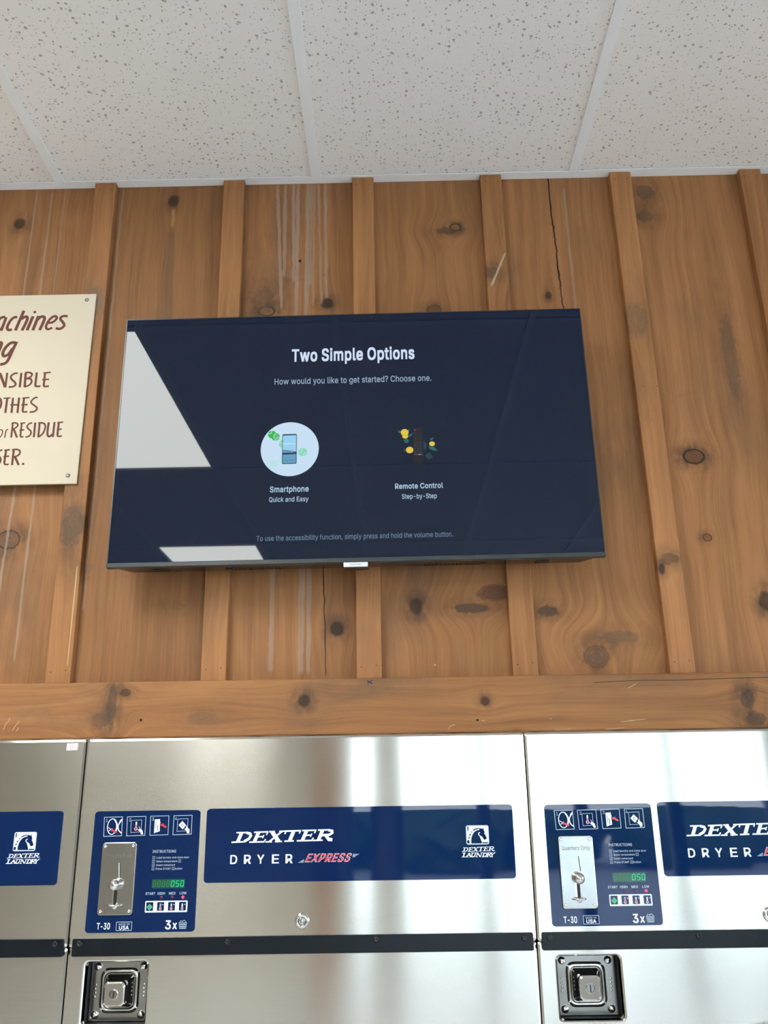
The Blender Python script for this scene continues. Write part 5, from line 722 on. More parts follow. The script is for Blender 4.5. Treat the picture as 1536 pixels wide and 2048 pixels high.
BAT = {-3: 'vertical wooden batten out past the left edge of the cream sign', -2: 'vertical wooden batten behind the left half of the cream sign', -1: 'vertical wooden batten behind the middle of the cream sign',
       0: "vertical wooden batten between the cream sign's right edge and the television", 1: "vertical wooden batten behind the television's left part, above its left vent",
       2: "vertical wooden batten behind the television's middle, above the purple pen cross", 3: 'vertical wooden batten with a pale diagonal scratch behind the right part of the television',
       4: "vertical wooden batten just right of the television, clear of it all the way", 5: 'vertical wooden batten at the upper right corner of the picture', 6: 'vertical wooden batten beyond the right dryer'}
tn = 3
M_bat3 = wood('knotty_pine_batten_scratched', 'Z', False, [((.01, -.27), (.02, .016), (.1, .07, .045), .5, .0, .5, 1.3)], [(.044, -.42, .0028, -.225, -.31, (.62, .5, .38), .8, .003), (-.002, .0, .0018, 0, -1.2, (.05, .025, .012), .4, .002)], 0.97, 0.8, 3.0)
M_bat4 = wood('knotty_pine_batten_knotted', 'Z', False, [((.013, -.97), (.007, .012), DK, .9, .3, .7, .6), ((.03, -.95), (.02, .013), (.085, .055, .035), .6, .0, .5, 1.3), ((.02, -.4), (.03, .05), (.15, .1, .07), .5, 0, .1, 1.2)], [], 0.97, 0.9, 8.0)
M_bat0 = wood('knotty_pine_batten_greyed', 'Z', False, [((.02, -.33), (.03, .05), (.15, .105, .075), .6, .0, .1, 1.2), ((.03, -.86), (.024, .05), (.1, .068, .045), .6, .0, .5, 1.3)], [(.0475, .0, .0014, -.95, -1.15, (.55, .38, .2), .9, .001)], 0.93, 0.8, 1.0)
nail_bm = []
for k in range(-3, 7):
    x = -0.6904 + 0.305*(k)
    bm = B(); w_ = 0.05
    vs = box(bm, 0, w_, -0.02, 0, 2.0555-CEIL, -0.0012)
    for v in vs:
        if v.co.z < -0.5: v.co.x += 0.0057
        v.co.x += (0.0012 if v.co.z > -.5 else 0)*((k*37) % 3-1)
    mt = {0: M_bat0, 3: M_bat3, 4: M_bat4}.get(k, M_batten)
    o = tag(link('trim_%d' % tn, bm, mt, None, loc=(x, 0, CEIL), bevel=0.0018, seg=2), BAT[k], 'wood batten', kind='structure'); tn += 1
    spots = [(0.011, -0.021), (0.04, -0.022), (0.012, -1.158), (0.041, -1.155)] + ([(0.016, -0.563), (0.045, -0.564)] if k in (4, 1) else [])
    for nx, nz in spots:
        nb = B(); lathe(nb, nx+(0.004 if nz < -.5 else 0), nz, [(0.0012, -0.0199), (0.0012, -0.0202), (0.0006, -0.0203)], 8); link('nail_head', nb, M_bscrew, o)
beam = slab('trim_%d' % tn, [(LEFT+0.01, RIGHT-0.01, -0.04, 0.0, 1.9488, 2.0545)], M_beam, 'horizontal stained wooden ledger board running above the three dryers', 'wood ledger', bevel=0.003); tn += 1
bm = B()
stroke(bm, [(-.0535, 2.0495), (-.043, 2.0435)], .0022, -.0403, False); stroke(bm, [(-.0435, 2.0500), (-.0525, 2.0432)], .0018, -.0404, False)
link('pen_cross', bm, M_ink, beam)['label'] = 'purple pen cross mark'
bm = B(); stroke(bm, [(.38, 2.0385), (.47, 2.0415), (.54, 2.0405), (.64, 2.0425), (.8, 2.0435)], .0011, -.0402); link('crack', bm, M_black, beam)['label'] = 'thin dark split in the wood'
bm = B()
for pts in ([(-.745, 1.968), (-.742, 1.978), (-.737, 1.984), (-.736, 1.99)], [(-.728, 1.966), (-.722, 1.976), (-.716, 1.984)], [(-.72, 1.965), (-.716, 1.972)], [(.1, 1.956), (.103, 1.962), (.112, 1.964)],
            [(.395, 1.9515), (.43, 1.9535)], [(.425, 1.965), (.45, 1.9665)], [(.44, 1.9665), (.472, 1.969)], [(.30, 1.952), (.33, 1.9528)], [(.163, 1.971), (.169, 1.9705)], [(.292, 1.972), (.295, 1.9722)], [(.445, 2.027), (.462, 2.035)]):
    stroke(bm, pts, .0012, -.0402)
link('scratch_marks', bm, simple('bare_wood_scratch', (.5, .32, .16), .6), beam)['label'] = 'pale yellow scratches and chips'
# crumpled foil sealing strip closing the gap over the dryers
bm = B(); n = 150; A_ = []
for i in range(n+1):
    x = -1.15 + 2.2*i/n
    near = min(abs(x+.569), abs(x-.2335), abs(x-1.036), abs(x+1.3715))
    hgt = .0012 + .0022*abs(math.sin(x*23)+.5*math.sin(x*51)) + .0045*math.exp(-(near/.012)**2)
    A_.append((x, 1.9449, -.0575-random.uniform(0, .004)-.012*math.exp(-(near/.012)**2), 1.9449+hgt, -.0412-random.uniform(0, .001)-.006*math.exp(-(near/.012)**2)))
va = [[bm.verts.new((x, y0, z0)), bm.verts.new((x, (y0+y1)/2-random.uniform(0, .002), z0+(z1-z0)*.7)), bm.verts.new((x, y1, z1+.002)), bm.verts.new((x, -.0405, z0))] for x, z0, y0, z1, y1 in A_]
for p, q in zip(va, va[1:]):
    for j in range(3): bm.faces.new((p[j], q[j], q[j+1], p[j+1]))
    bm.faces.new((p[3], q[3], q[0], p[0]))
bm.faces.new(va[0]); bm.faces.new(va[-1][::-1])
tag(link('trim_%d' % tn, bm, M_foil), 'crumpled grey foil strip in the gap between ledger board and dryer tops', 'foil strip', kind='structure')

# ------------------------------------------------------------------ ceiling lights
for i, (x, y) in enumerate(LIGHTS):
    lab = ('fluorescent ceiling light nearest the wood wall, mirrored large in the television', 'fluorescent ceiling light farther from the wall, mirrored small along the television bottom',
           'fluorescent ceiling light on the right, nearest the wood wall', 'fluorescent ceiling light on the right, farther from the wood wall')[i]
    root = empty('ceiling_light', (x+.305, y-.61, CEIL), lab, 'ceiling light', 'recessed ceiling lights')
    bm = B()
    for b_ in ((-.293, .293, .5855, .5985, .0015, .012), (-.293, .293, -.5985, -.5855, .0015, .012), (-.293, -.282, -.5855, .5855, .0015, .012), (.282, .293, -.5855, .5855, .0015, .012)): box(bm, *b_)
    link('frame', bm, M_grid, root)
    bm = B(); box(bm, -.281, .281, -.585, .585, .0035, .007); link('diffuser', bm, M_lamp, root)
    bm = B(); box(bm, -.293, .293, -.5985, .5985, .013, .1); link('housing', bm, M_grid, root)

# ------------------------------------------------------------------ cream sign
sg = empty('wall_sign', (-.66, -.0202, 2.698), 'cream notice board with brown hand-painted lettering, screwed to the wood wall', 'sign')
bm = B(); prism(bm, [(-.82, -.2287), (.0004, -.2283), (.0008, .2288), (-.82, .2292)], -.0055, 0); link('panel', bm, M_sign, sg, bevel=.0008)
n0 = 0
for n_ in (11, 3, 14, 11, 20, 9):                     # six painted lines
    bm = B()
    for wd, pts in SIGN[n0:n0+n_]: stroke(bm, [(x/1000, z/1000) for x, z in pts], wd/1000*1.13, -.0057)
    link('lettering', bm, M_signink, sg)['label'] = 'brown hand-painted lettering'; n0 += n_
for x, z in ((-.0194, .2136), (-.0198, -.2096), (-.80, .2136), (-.80, -.2096)): screw('screw', x, z, -.0055, .0048, .0026, M_screw, sg)

# ------------------------------------------------------------------ television
tv = empty('television', (-.0734, -.1, 2.5428), 'flat wall-mounted television showing a dark blue setup screen on the wood wall', 'television')
tv.rotation_euler = (0, -.0059, 0)
W2, H2 = .4838, .2730
bm = B(); prism(bm, [(-W2, -H2+.0085), (W2, -H2+.0085), (W2, H2), (-W2, H2)], 0.0005, .012)
link('frame', bm, M_tvframe, tv, bevel=.001)
bm = B()
for b_ in ((-W2, -W2+.0022, -.0012, .0005, -H2+.0085, H2), (W2-.0022, W2, -.0012, .0005, -H2+.0085, H2), (-W2+.0022, W2-.0022, -.0012, .0005, H2-.0022, H2)): box(bm, *b_)
link('bezel', bm, simple('dark_teal_grey_bezel', (.02, .026, .028), .3), tv)
bm = B(); prism(bm, [(-W2-.0005, -H2-.001), (W2+.0005, -H2-.001), (W2+.0005, -H2+.0078), (-W2-.0005, -H2+.0078)], -.0022, .012)
st = link('bottom_strip', bm, M_tvstrip, tv, bevel=.0008); st['label'] = 'graphite grey strip along the bottom edge'
bm = B()
ring = lambda y, x, z0, z1, r: [(px, y, pz) for px, pz in rr(-x, z0, x, z1, r)]
loft(bm, [ring(.012, .477, -.2725, .262, .004), ring(.016, .472, -.2728, .258, .008), ring(.045, .462, -.2728, .2, .02), ring(.052, .452, -.268, .18, .03), ring(.055, .43, -.262, .16, .04)])
hs = link('rear_housing', bm, M_tvback, tv)
bm = B(); box(bm, -.2, .2, .055, .0995, -.1, .12); link('wall_bracket', bm, M_rawsteel, tv)
for x0 in (-.2485, .133):
    vb = B()
    for i in range(15): box(vb, x0+i*.0079, x0+i*.0079+.0045, .029, .040, -.2733, -.2700)
    link('vent', vb, M_black, hs)
    bm = B(); cx = x0-.004 if x0 < 0 else x0+.117
    lathe(bm, 0, 0, [(.0042, 0), (.0042, .0015), (.002, .002)], 16)
    for v in bm.verts: v.co = Vector((cx+v.co.x*1.6, .034+v.co.z, -.2722-v.co.y))
    link('housing_screw', bm, M_bscrew, hs)
for x0 in (-.385, .366):
    bm = B(); box(bm, x0-.014, x0+.014, .024, .042, -.2735, -.2702); link('foot_socket', bm, M_black, hs)
tb = B(); box(tb, -.0232, .0238, -.0024, .0008, -.2835, -.2745); tab = link('logo_tab', tb, M_tab, tv, bevel=.0006); tab['label'] = 'small silver tab with grey lettering under the screen edge'
bm = B(); text(bm, 'SAMSUNG', -.0005, -.2806, h=.0031, w=.0225, y=-.00255, align='C'); link('lettering', bm, M_grey, tab)
bm = B(); box(bm, -.021, .025, .0009, .019, -.2855, -.2742); link('remote_receiver', bm, M_tvback, tv, bevel=.001)
S_bg = screen_mat('screen_dark_navy', (.0005, .005, .0245))
bm = B(); flat(bm, [(-W2+.0022, -H2+.0085), (W2-.0022, -H2+.0085), (W2-.0022, H2-.0022), (-W2+.0022, H2-.0022)], 0.0)
scr = link('screen', bm, S_bg, tv); scr['label'] = 'glossy dark navy screen with setup menu'
ui = lambda name, bm, mat, lab=None: (lambda o: (o.__setitem__('label', lab) if lab else None, o)[1])(link(name, bm, mat, scr))
T1 = screen_mat('screen_white_text', (.62, .72, .9)); T2 = screen_mat('screen_soft_text', (.30, .40, .52)); T3 = screen_mat('screen_dim_text', (.135, .21, .30)); T4 = screen_mat('screen_caption_text', (.38, .54, .68))
bm = B(); text(bm, 'Two Simple Options', -.0008, .1638, h=.0275, w=.2575, y=-.0003, align='C', bold=.045); ui('heading_text', bm, T1)
bm = B(); text(bm, 'How would you like to get started? Choose one.', -.0016, .1112, h=.0135, w=.326, y=-.0003, align='C', bold=.015); ui('question_text', bm, T2)
bm = B(); text(bm, 'Smartphone', -.1306, -.1262, h=.0118, w=.0775, y=-.0003, align='C', bold=.035); ui('caption_text', bm, T4)
bm = B(); text(bm, 'Quick and Easy', -.1313, -.1466, h=.0098, w=.0785, y=-.0003, align='C', bold=.018); ui('caption_text', bm, T4)
bm = B(); text(bm, 'Remote Control', .1280, -.1252, h=.0108, w=.0955, y=-.0003, align='C', bold=.035); ui('caption_text', bm, T4)
bm = B(); text(bm, 'Step-by-Step', .1280, -.1465, h=.0098, w=.0695, y=-.0003, align='C', bold=.018); ui('caption_text', bm, T4)
bm = B(); text(bm, 'To use the accessibility function, simply press and hold the volume button.', -.0012, -.2268, h=.0103, w=.3845, y=-.0003, align='C', bold=.012); ui('hint_text', bm, T3)
CX, CZ, CR = -.1309, -.0340, .0589
bm = B(); flat(bm, circ(CX, CZ, CR, CR, 64), -.0003); ui('icon_disc', bm, screen_mat('icon_pale_blue', (.56, .72, .88)))
ph = lambda u, v: (-.1463+.0296*u, -.0015-.0650*v)
def pq(bm, pts, y): flat(bm, [ph(*p) for p in pts], y)
G1 = screen_mat('icon_green', (.035, .46, .06)); G2 = screen_mat('icon_mint', (.25, .66, .48)); G3 = screen_mat('icon_faint_mint', (.47, .74, .77)); G4 = screen_mat('icon_seam', (.5, .78, .7))
bm = B(); flat(bm, circ(-.1672, -.0015, .0086, .0086, 20), -.0005); ui('tennis_ball', bm, G1)
bm = B(); flat(bm, circ(-.1600, -.0068, .0086, .0086, 20), -.00052); ui('tennis_ball', bm, G1)
bm = B(); flat(bm, circ(-.1582, -.0078, .0062, .0072, 20), -.00055); ui('tennis_ball', bm, screen_mat('icon_mid_green', (.09, .48, .2)))
for x, z, rx, rz, mt in ((-.1045, -.0418, .0095, .0090, G2), (-.1468, -.0225, .0062, .0085, G2), (-.1648, -.0655, .0092, .0092, G3), (-.1468, -.057, .0056, .0075, G3)):
    bm = B(); flat(bm, circ(x, z, rx, rz, 20), -.0005); ui('tennis_ball', bm, mt)
for pts in ([(-.1752, .0005), (-.1695, .0010), (-.1678, .0070)], [(-.1585, .0020), (-.1635, -.0040), (-.1625, -.0105)], [(-.1518, -.0080), (-.1570, -.0095), (-.1612, -.0150)],
            [(-.1138, -.0432), (-.1068, -.0408), (-.1045, -.0335)], [(-.0952, -.0428), (-.1010, -.0440), (-.1032, -.0508)], [(-.1525, -.0195), (-.1475, -.0205)]):
    bm = B(); stroke(bm, pts, .0013, -.0006); ui('tennis_ball_seam', bm, G4)
bm = B(); flat(bm, rr(-.1463, -.0665, -.1167, -.0015, .0028), -.0006); ui('phone_body', bm, screen_mat('icon_phone_navy', (.012, .028, .075)))
bm = B(); pq(bm, [(.04, .045), (.96, .04), (.96, .6), (.04, .52)], -.0008); ui('phone_sky', bm, screen_mat('icon_sky', (.3, .62, .84)))
bm = B(); pq(bm, [(.04, .295), (.96, .33), (.96, .352), (.04, .345)], -.0010); ui('phone_cloud', bm, screen_mat('icon_cloud', (.5, .75, .92)))
bm = B(); pq(bm, [(.04, .525), (.4, .57), (.96, .63), (.04, .63)], -.0010); pq(bm, [(.04, .69), (.96, .68), (.96, .95), (.9, .975), (.1, .975), (.04, .95)], -.0008); ui('phone_hills', bm, screen_mat('icon_hill', (.115, .32, .5)))
bm = B(); pq(bm, [(.04, .875), (.4, .88), (.96, .85), (.96, .87), (.4, .9), (.04, .9)], -.0010); ui('phone_wave', bm, screen_mat('icon_wave', (.07, .24, .38)))
bm = B(); pq(bm, [(.65, .52), (.74, .52), (.75, .6), (.64, .6)], -.0012); ui('phone_lighthouse', bm, screen_mat('icon_pink', (.7, .26, .45)))
# remote control picture with lemons
rm = lambda u, v: (.1195+.0193*u-.0012*v, .0062-.0803*v)
bm = B(); flat(bm, [rm(*p) for p in ((.06, 0), (.94, 0), (1, .02), (1, .98), (.9, 1), (.1, 1), (0, .98), (0, .02))], -.0008); ui('remote_body', bm, screen_mat('icon_remote', (.0125, .0125, .0135)))
L1 = screen_mat('icon_teal', (.012, .12, .12)); L2 = screen_mat('icon_dim_teal', (.012, .05, .062))
def leaf(pts, mt): bm = B(); flat(bm, pts, -.0004); ui('lemon_leaf', bm, mt)
for pts in ([(.0885, .0015), (.097, -.0005), (.1, -.0045), (.097, -.0065), (.0895, -.0045)], [(.0955, -.0105), (.104, -.0085), (.1125, -.0085), (.1185, -.0055), (.118, -.0105), (.1115, -.0145), (.104, -.0125)], [(.1095, .0025), (.1135, .003), (.1115, -.004), (.109, -.004)],
            [(.0995, -.020), (.1075, -.0175), (.1115, -.0225), (.108, -.0278), (.1025, -.0265)], [(.1535, -.0185), (.1615, -.016), (.1585, -.0225), (.154, -.0235)], [(.1495, -.0355), (.160, -.0355), (.1685, -.0455), (.159, -.0455), (.151, -.041)]): leaf(pts, L1)
for pts in ([(.140, -.024), (.1465, -.030), (.1445, -.042), (.1395, -.042)], [(.142, -.055), (.152, -.0485), (.158, -.060), (.149, -.064)], [(.1005, -.0385), (.1075, -.0395), (.1035, -.0465), (.099, -.047)]): leaf(pts, L2)
for (x, z, rx, rz) in ((.1026, -.0040, .0079, .0076), (.1034, -.0128, .0060, .0047), (.1117, -.0427, .0075, .0070), (.1573, -.0303, .0059, .0050)):
    bm = B(); flat(bm, circ(x, z, rx, rz, 24), -.0006); ui('lemon', bm, S_lem if 'S_lem' in globals() else globals().setdefault('S_lem', screen_mat('icon_lemon', (.72, .52, .045))))
bm = B()
for r_ in range(5):
    for c_ in range(3): flat(bm, [rm(.15+c_*.27+a_, .145+r_*.045+b_) for a_, b_ in ((0, 0), (.16, 0), (.16, .015), (0, .015))], -.0010)
for r_ in range(7):
    for c_ in (0, 1, 2): flat(bm, [rm(.15+c_*.27+a_, .40+r_*.052+b_) for a_, b_ in ((0, 0), (.17, 0), (.17, .028), (0, .028))], -.0010)
ui('remote_buttons', bm, screen_mat('icon_remote_keys', (.03, .033, .045)))
for u, v, c_, n_ in ((.15, .055, (.3, .045, .06), 'red'), (.08, .725, (.32, .04, .03), 'red2'), (.34, .725, (.02, .2, .09), 'green'), (.56, .725, (.7, .36, .12), 'amber'), (.78, .725, (.03, .12, .55), 'blue')):
    bm = B(); flat(bm, [rm(u+a_, v+b_) for a_, b_ in ((0, 0), (.2, 0), (.2, .025), (0, .025))], -.0010); ui('remote_key', bm, screen_mat('icon_key_'+n_, c_))

# ------------------------------------------------------------------ the dryers
mm = lambda pts: [(x/1000, 1.6+z/1000) for x, z in pts]
lean = lambda z: -(1.9445-z)*.010 if z > 1.598 else 0.0
yl = lambda d: (lambda z: lean(z)-d)
def hole_panel(outer, holes, t, rim=None, ring=None, yf=None):
    """sheet with holes: optional sloped outer rim (inset outline, depth) and rounded hole edges"""
    bm = B(); es = []; loops = []
    for n_, lp in enumerate([rim[0] if rim else outer]+[h[0] if ring else h for h in holes]):
        vs = [bm.verts.new((x, 0, z)) for x, z in lp]; loops.append(vs)
        es += [bm.edges.new((vs[i], vs[(i+1) % len(vs)])) for i in range(len(vs))]
    bmesh.ops.triangle_fill(bm, edges=es, use_beauty=True, use_dissolve=False)
    def band(vs, pts, d):
        ws = [bm.verts.new((x, d, z)) for x, z in pts]
        for i in range(len(vs)): k = (i+1) % len(vs); bm.faces.new((vs[i], vs[k], ws[k], ws[i]))
        return ws
    if rim: band(loops[0], outer, rim[1])
    if ring:
        for vs, h in zip(loops[1:], holes):
            for pts, d in zip(h[1:], ring): vs = band(vs, pts, d)
    bm.normal_update()
    ext = bmesh.ops.extrude_face_region(bm, geom=bm.faces[:])
    for v in [g_ for g_ in ext['geom'] if isinstance(g_, bmesh.types.BMVert)]: v.co.y += t
    if yf:
        for v in bm.verts: v.co.y += yf(v.co.z)
    return bm
HW = .4001
def round_door(root, zc, name):
    bm = B(); lathe(bm, 0, zc, [(.17, .004), (.172, -.012), (.18, -.024), (.2, -.03), (.218, -.026), (.228, -.012), (.2305, .0)], 72)
    d = link(name, bm, M_chrome, root, smooth=True)
    bm = B(); lathe(bm, 0, zc, [(.174, .004), (.172, -.006), (.12, -.012), (.05, -.0145), (.001, -.015)], 60); link('door_glass', bm, M_glass_dark, d, smooth=True)
    bm = B(); box(bm, .19, .222, -.05, -.02, zc-.05, zc+.05); link('door_handle', bm, M_chrome, d, bevel=.006)
    bm = B(); box(bm, -.262, -.2, -.022, 0, zc-.06, zc+.06); link('hinge', bm, M_satin, d, bevel=.004)

def two_part(x0, z0, x1, z1, r=.006, lip=.0125):
    """vinyl panel whose top lip bends back, shaped to mirror sky along the upper edge"""
    bm = B(); pts = rr(x0, z0, x1, z1, r, 5); zs = z1-lip; n = 7
    f = lambda z: lean(z)-.0012+max(0.0, z-zs)**2*2.2  # lip curve added so the upper edge reflects the sky
    prism(bm, [p for p in pts if p[1] < zs] + [(x1, zs), (x0, zs)], f, yl(-.0006))
    for i in range(n):
        za, zb = zs+lip*i/n, zs+lip*(i+1)/n
        wx = lambda z: 0.0 if z <= z1-r else r-math.sqrt(max(0.0, r*r-(z-z1+r)**2))
        q_ = [(x0+wx(za), za), (x1-wx(za), za), (x1-wx(zb), zb), (x0+wx(zb), zb)]
        bm.faces.new([bm.verts.new((x, f(z), z)) for x, z in q_])
        if i == n-1: bm.faces.new([bm.verts.new((x, y, zb)) for x, y in ((q_[3][0], f(zb)), (q_[2][0], f(zb)), (q_[2][0], lean(zb)+.0006), (q_[3][0], lean(zb)+.0006))])
        for s in (0, 1):
            (xa, _), (xb, _) = ((q_[0], q_[3]), (q_[1], q_[2]))[s]
            bm.faces.new([bm.verts.new(v) for v in ((xa, f(za), za), (xb, f(zb), zb), (xb, lean(zb)+.0006, zb), (xa, lean(za)+.0006, za))])
    bmesh.ops.remove_doubles(bm, verts=bm.verts, dist=1e-6)
    return bm
def make_dryer():
    root = empty('tumble_dryer', (-.167, FY, 0), 'brushed steel tumble dryer in the middle, fully in view below the television', 'tumble dryer', 'tumble dryers under the ledger board')
    bm = B(); box(bm, -.385, .385, .045, .0805, 0.0, 1.925); link('cabinet', bm, M_black, root)
    C_ = .0036
    bm = hole_panel(rr(-HW, 1.5997, HW, 1.9445, .004, 3), [], .022, (rr(-HW+C_, 1.5997+C_, HW-C_, 1.9445-C_, .003, 3), .0018), None, lean); link('control_door', bm, M_steel, root)
    hr = lambda e: rr(-.369-e, 1.4785-e, -.2625+e, 1.5755+e, .0065+e, 6)
    bm = hole_panel(rr(-HW, .86, HW, 1.5985, .004, 3), [[hr(.0036), hr(.0018), hr(.0006), hr(0)]], .012, (rr(-HW+C_, .86+C_, HW-C_, 1.5985-C_, .003, 3), .0018), (.0006, .0018, .0036))
    link('front_panel', bm, M_steel, root)
    for s in (-1, 1): bm = B(); box(bm, s*(HW-.0012)-.0012, s*(HW-.0012)+.0012, .0136, .024, .861, 1.594); link('panel_return', bm, M_steel, root)
    bm = B(); prism(bm, rr(-HW, .06, HW, .857, .004, 3), 0, .024); link('lower_front_panel', bm, M_steel, root, bevel=.0022)
    bm = B(); box(bm, -HW+.01, HW-.01, .02, .03, 0, .06); link('toe_plate', bm, M_black, root)
    # black strip over the panel joint
    bm = B(); prism(bm, rr(-.3930, 1.5853, .3950, 1.6135, .003, 3), -.006, -.0038); sp = link('joint_strip', bm, M_strip, root, bevel=.0006); sp['label'] = 'charcoal strip with four black screws'
    for x in (-.380, -.127, .1275, .380): screw('screw', x, 1.6055, -.006, .0052, .0034, M_bscrew, sp)
    # name plate
    npl = link('nameplate', (lambda b: two_part(-.1730, 1.6985, .3722, 1.8208))(0), M_navy, root); npl['label'] = 'glossy navy nameplate with white lettering'
    P1, P2, P3, P4 = yl(.00135), yl(.0015), yl(.00165), yl(.0018)
    bm = B()
    for wd, pts in BRAND: stroke(bm, mm(pts), wd/1000, P1, False)
    link('brand_lettering', bm, M_white, npl)
    bm = B()
    for ch, x in zip('DRYER', (-.1279, -.1037, -.0805, -.0545, -.0305)): text(bm, ch, x, 1.7287, h=.0142, w=.0125, y=P1, bold=.028)
    link('type_lettering', bm, M_white, npl)
    bm = B(); text(bm, 'EXPRESS', .0035, 1.7302, h=.0128, w=.0775, y=P1, shear=.48, bold=.045, space=1.0); link('express_outline', bm, M_white, npl)
    bm = B(); text(bm, 'EXPRESS', .0040, 1.7304, h=.0124, w=.0765, y=P2, shear=.48, bold=.018, space=1.0); link('express_lettering', bm, M_red, npl)
    bm = B()
    for i, (a_, b_) in enumerate(((-.0085, .0015), (-.0060, .0018), (-.0035, .0022), (-.0005, .0024))): flat(bm, [(a_, 1.7292+i*.0014), (b_, 1.7292+i*.0014), (b_, 1.7300+i*.0014), (a_+.0012, 1.7300+i*.0014)], P1)
    link('speed_lines', bm, M_pale, npl); bm = B()
    for i, (a_, b_) in enumerate(((.0878, .0990), (.0876, .0965), (.0874, .0935), (.0872, .0922))): flat(bm, [(a_, 1.7420-i*.0014), (b_, 1.7420-i*.0014), (b_-.0008, 1.7412-i*.0014), (a_, 1.7412-i*.0014)], P1)
    link('speed_lines', bm, M_pale, npl)
    # horse emblem and company lettering
    bm = B(); flat(bm, mm([(x*1000, (z-1.6)*1000) for x, z in rr(.2880, 1.7545, .3283, 1.7865, .0035)]), P1); link('emblem_border', bm, M_pale, npl)
    bm = B(); flat(bm, rr(.2892, 1.7556, .3271, 1.7854, .0022), P2); link('emblem_field', bm, M_white, npl)
    bm = B()
    for k_ in ('horse', 't1', 't2', 't3', 't4', 't5', 't6'): flat(bm, mm(HORSE[k_][0][1]), P3)
    link('emblem_horse', bm, M_navy, npl)
    bm = B()
    for k_ in ('arc', 'jaw'): stroke(bm, mm(HORSE[k_][0][1]), HORSE[k_][0][0]/1000, P4)
    link('emblem_mane_line', bm, M_white, npl)
    bm = B()
    sx = (.3355-.2782)/(.0865+.1279+.0000); bx = [p[0] for w_, pts in BRAND for p in pts]; bz = [p[1] for w_, pts in BRAND for p in pts]
    x0, x1, z0, z1 = min(bx), max(bx), min(bz), max(bz)
    for wd, pts in BRAND: stroke(bm, [(.2795+(x-x0)/(x1-x0)*.0560, 1.7435+(z-z0)/(z1-z0)*.0072) for x, z in pts], wd/1000*.30, P1, False)
    flat(bm, circ(.3368, 1.7442, .0007, n=10), P1)
    for wd, pts in BRAND_SUB: stroke(bm, mm(pts), wd/1000*.92, P1)
    link('company_lettering', bm, M_white, npl)
    # control panel
    cp = link('control_panel', (lambda b: two_part(-.3735, 1.6218, -.1842, 1.8192))(0), M_navy, root); cp['label'] = 'navy panel with pictograms, coin slide, green display and buttons'
    def pic(body_line, fills, reds, name):
        bm = B()
        for key, closed in body_line:
            wd, pts = ICON[key][0]; P = mm(pts)
            if closed == 'e':
                xs = [p[0] for p in P]; zs = [p[1] for p in P]; P = circ((min(xs)+max(xs))/2, (min(zs)+max(zs))/2, (max(xs)-min(xs))/2, (max(zs)-min(zs))/2, 32); closed = True
            stroke(bm, P, wd/1000*(.8 if closed else .9), P1, True, bool(closed))
        return link(name, bm, M_pale, cp)
    pic([('b1', 1)], 0, 0, 'pictogram_frame'); pic([('b2', 1), ('i2', 1)], 0, 0, 'pictogram_frame'); pic([('b3', 1)], 0, 0, 'pictogram_frame'); pic([('b4', 1), ('i4', 1)], 0, 0, 'pictogram_frame')
    bm = B(); stroke(bm, circ(-.3411, 1.6+.1933, .0083, .0130, 36, 0), .0014, P1, False, True)
    stroke(bm, [(-.3375, 1.8052), (-.3333, 1.7985), (-.3325, 1.7920), (-.3340, 1.7850)], .0026, P2); stroke(bm, mm(ICON['arc'][0][1]), .0018, P1)
    stroke(bm, [(-.348, 1.792), (-.338, 1.786), (-.333, 1.7845)], .0010, P2); stroke(bm, [(-.346, 1.786), (-.341, 1.790)], .0010, P2); stroke(bm, [(-.3245, 1.806), (-.3285, 1.8015)], .0012, P1)
    link('drum_door_drawing', bm, M_white, cp)
    bm = B(); stroke(bm, mm(ICON['tube'][0][1]), .0026, P1); flat(bm, circ(-.2984, 1.6+.189, .0029, n=16), P2); flat(bm, circ(-.2982, 1.6+.1997, .0013, n=12), P2); link('thermometer_drawing', bm, M_white, cp)
    bm = B(); flat(bm, mm(ICON['hand2'][0][1]), P3); link('hand_drawing', bm, M_white, cp)
    bm = B(); flat(bm, mm(ICON['pan'][0][1]), P1); flat(bm, circ(-.2577, 1.6+.1985, .0026, n=16), P2); link('coin_slide_drawing', bm, M_white, cp)
    bm = B(); flat(bm, mm(ICON['dia'][0][1]), P1); link('start_button_drawing', bm, M_white, cp)
    bm = B(); flat(bm, mm(ICON['hand4'][0][1]), P2); link('hand_drawing', bm, M_white, cp)
    for key in ('ar1', 'ar3'): bm = B(); flat(bm, mm(ICON[key][0][1]), P4); link('red_arrow', bm, M_red, cp)
    bm = B(); stroke(bm, mm(ICON['red'][0][1]), .0018, P3); flat(bm, circ(-.2984, 1.6+.189, .0022, n=16), P4); link('thermometer_level', bm, M_red, cp)
    bm = B(); stroke(bm, [(-.2632, 1.8000), (-.2630, 1.7880)], .0006, P2); stroke(bm, [(-.2598, 1.7945), (-.2595, 1.7850)], .0010, P2); link('coin_slide_detail', bm, M_navy, cp)
    bm = B(); stroke(bm, circ(-.2157, 1.7939, .0018, n=12), .0006, P2, False, True); link('start_button_detail', bm, M_navy, cp)
    for ch, (key) in zip('1234', ('n1', 'n2', 'n3', 'n4')):
        bm = B(); x, z = ICON[key][0][1][0]; text(bm, ch, x/1000, 1.6+z/1000-.0026, h=.0052, y=P1, align='C'); link('pictogram_number', bm, M_pale, cp)
    bm = B(); text(bm, 'INSTRUCTIONS', -.2657, 1.7487, h=.0044, w=.0415, y=P1, bold=.01)
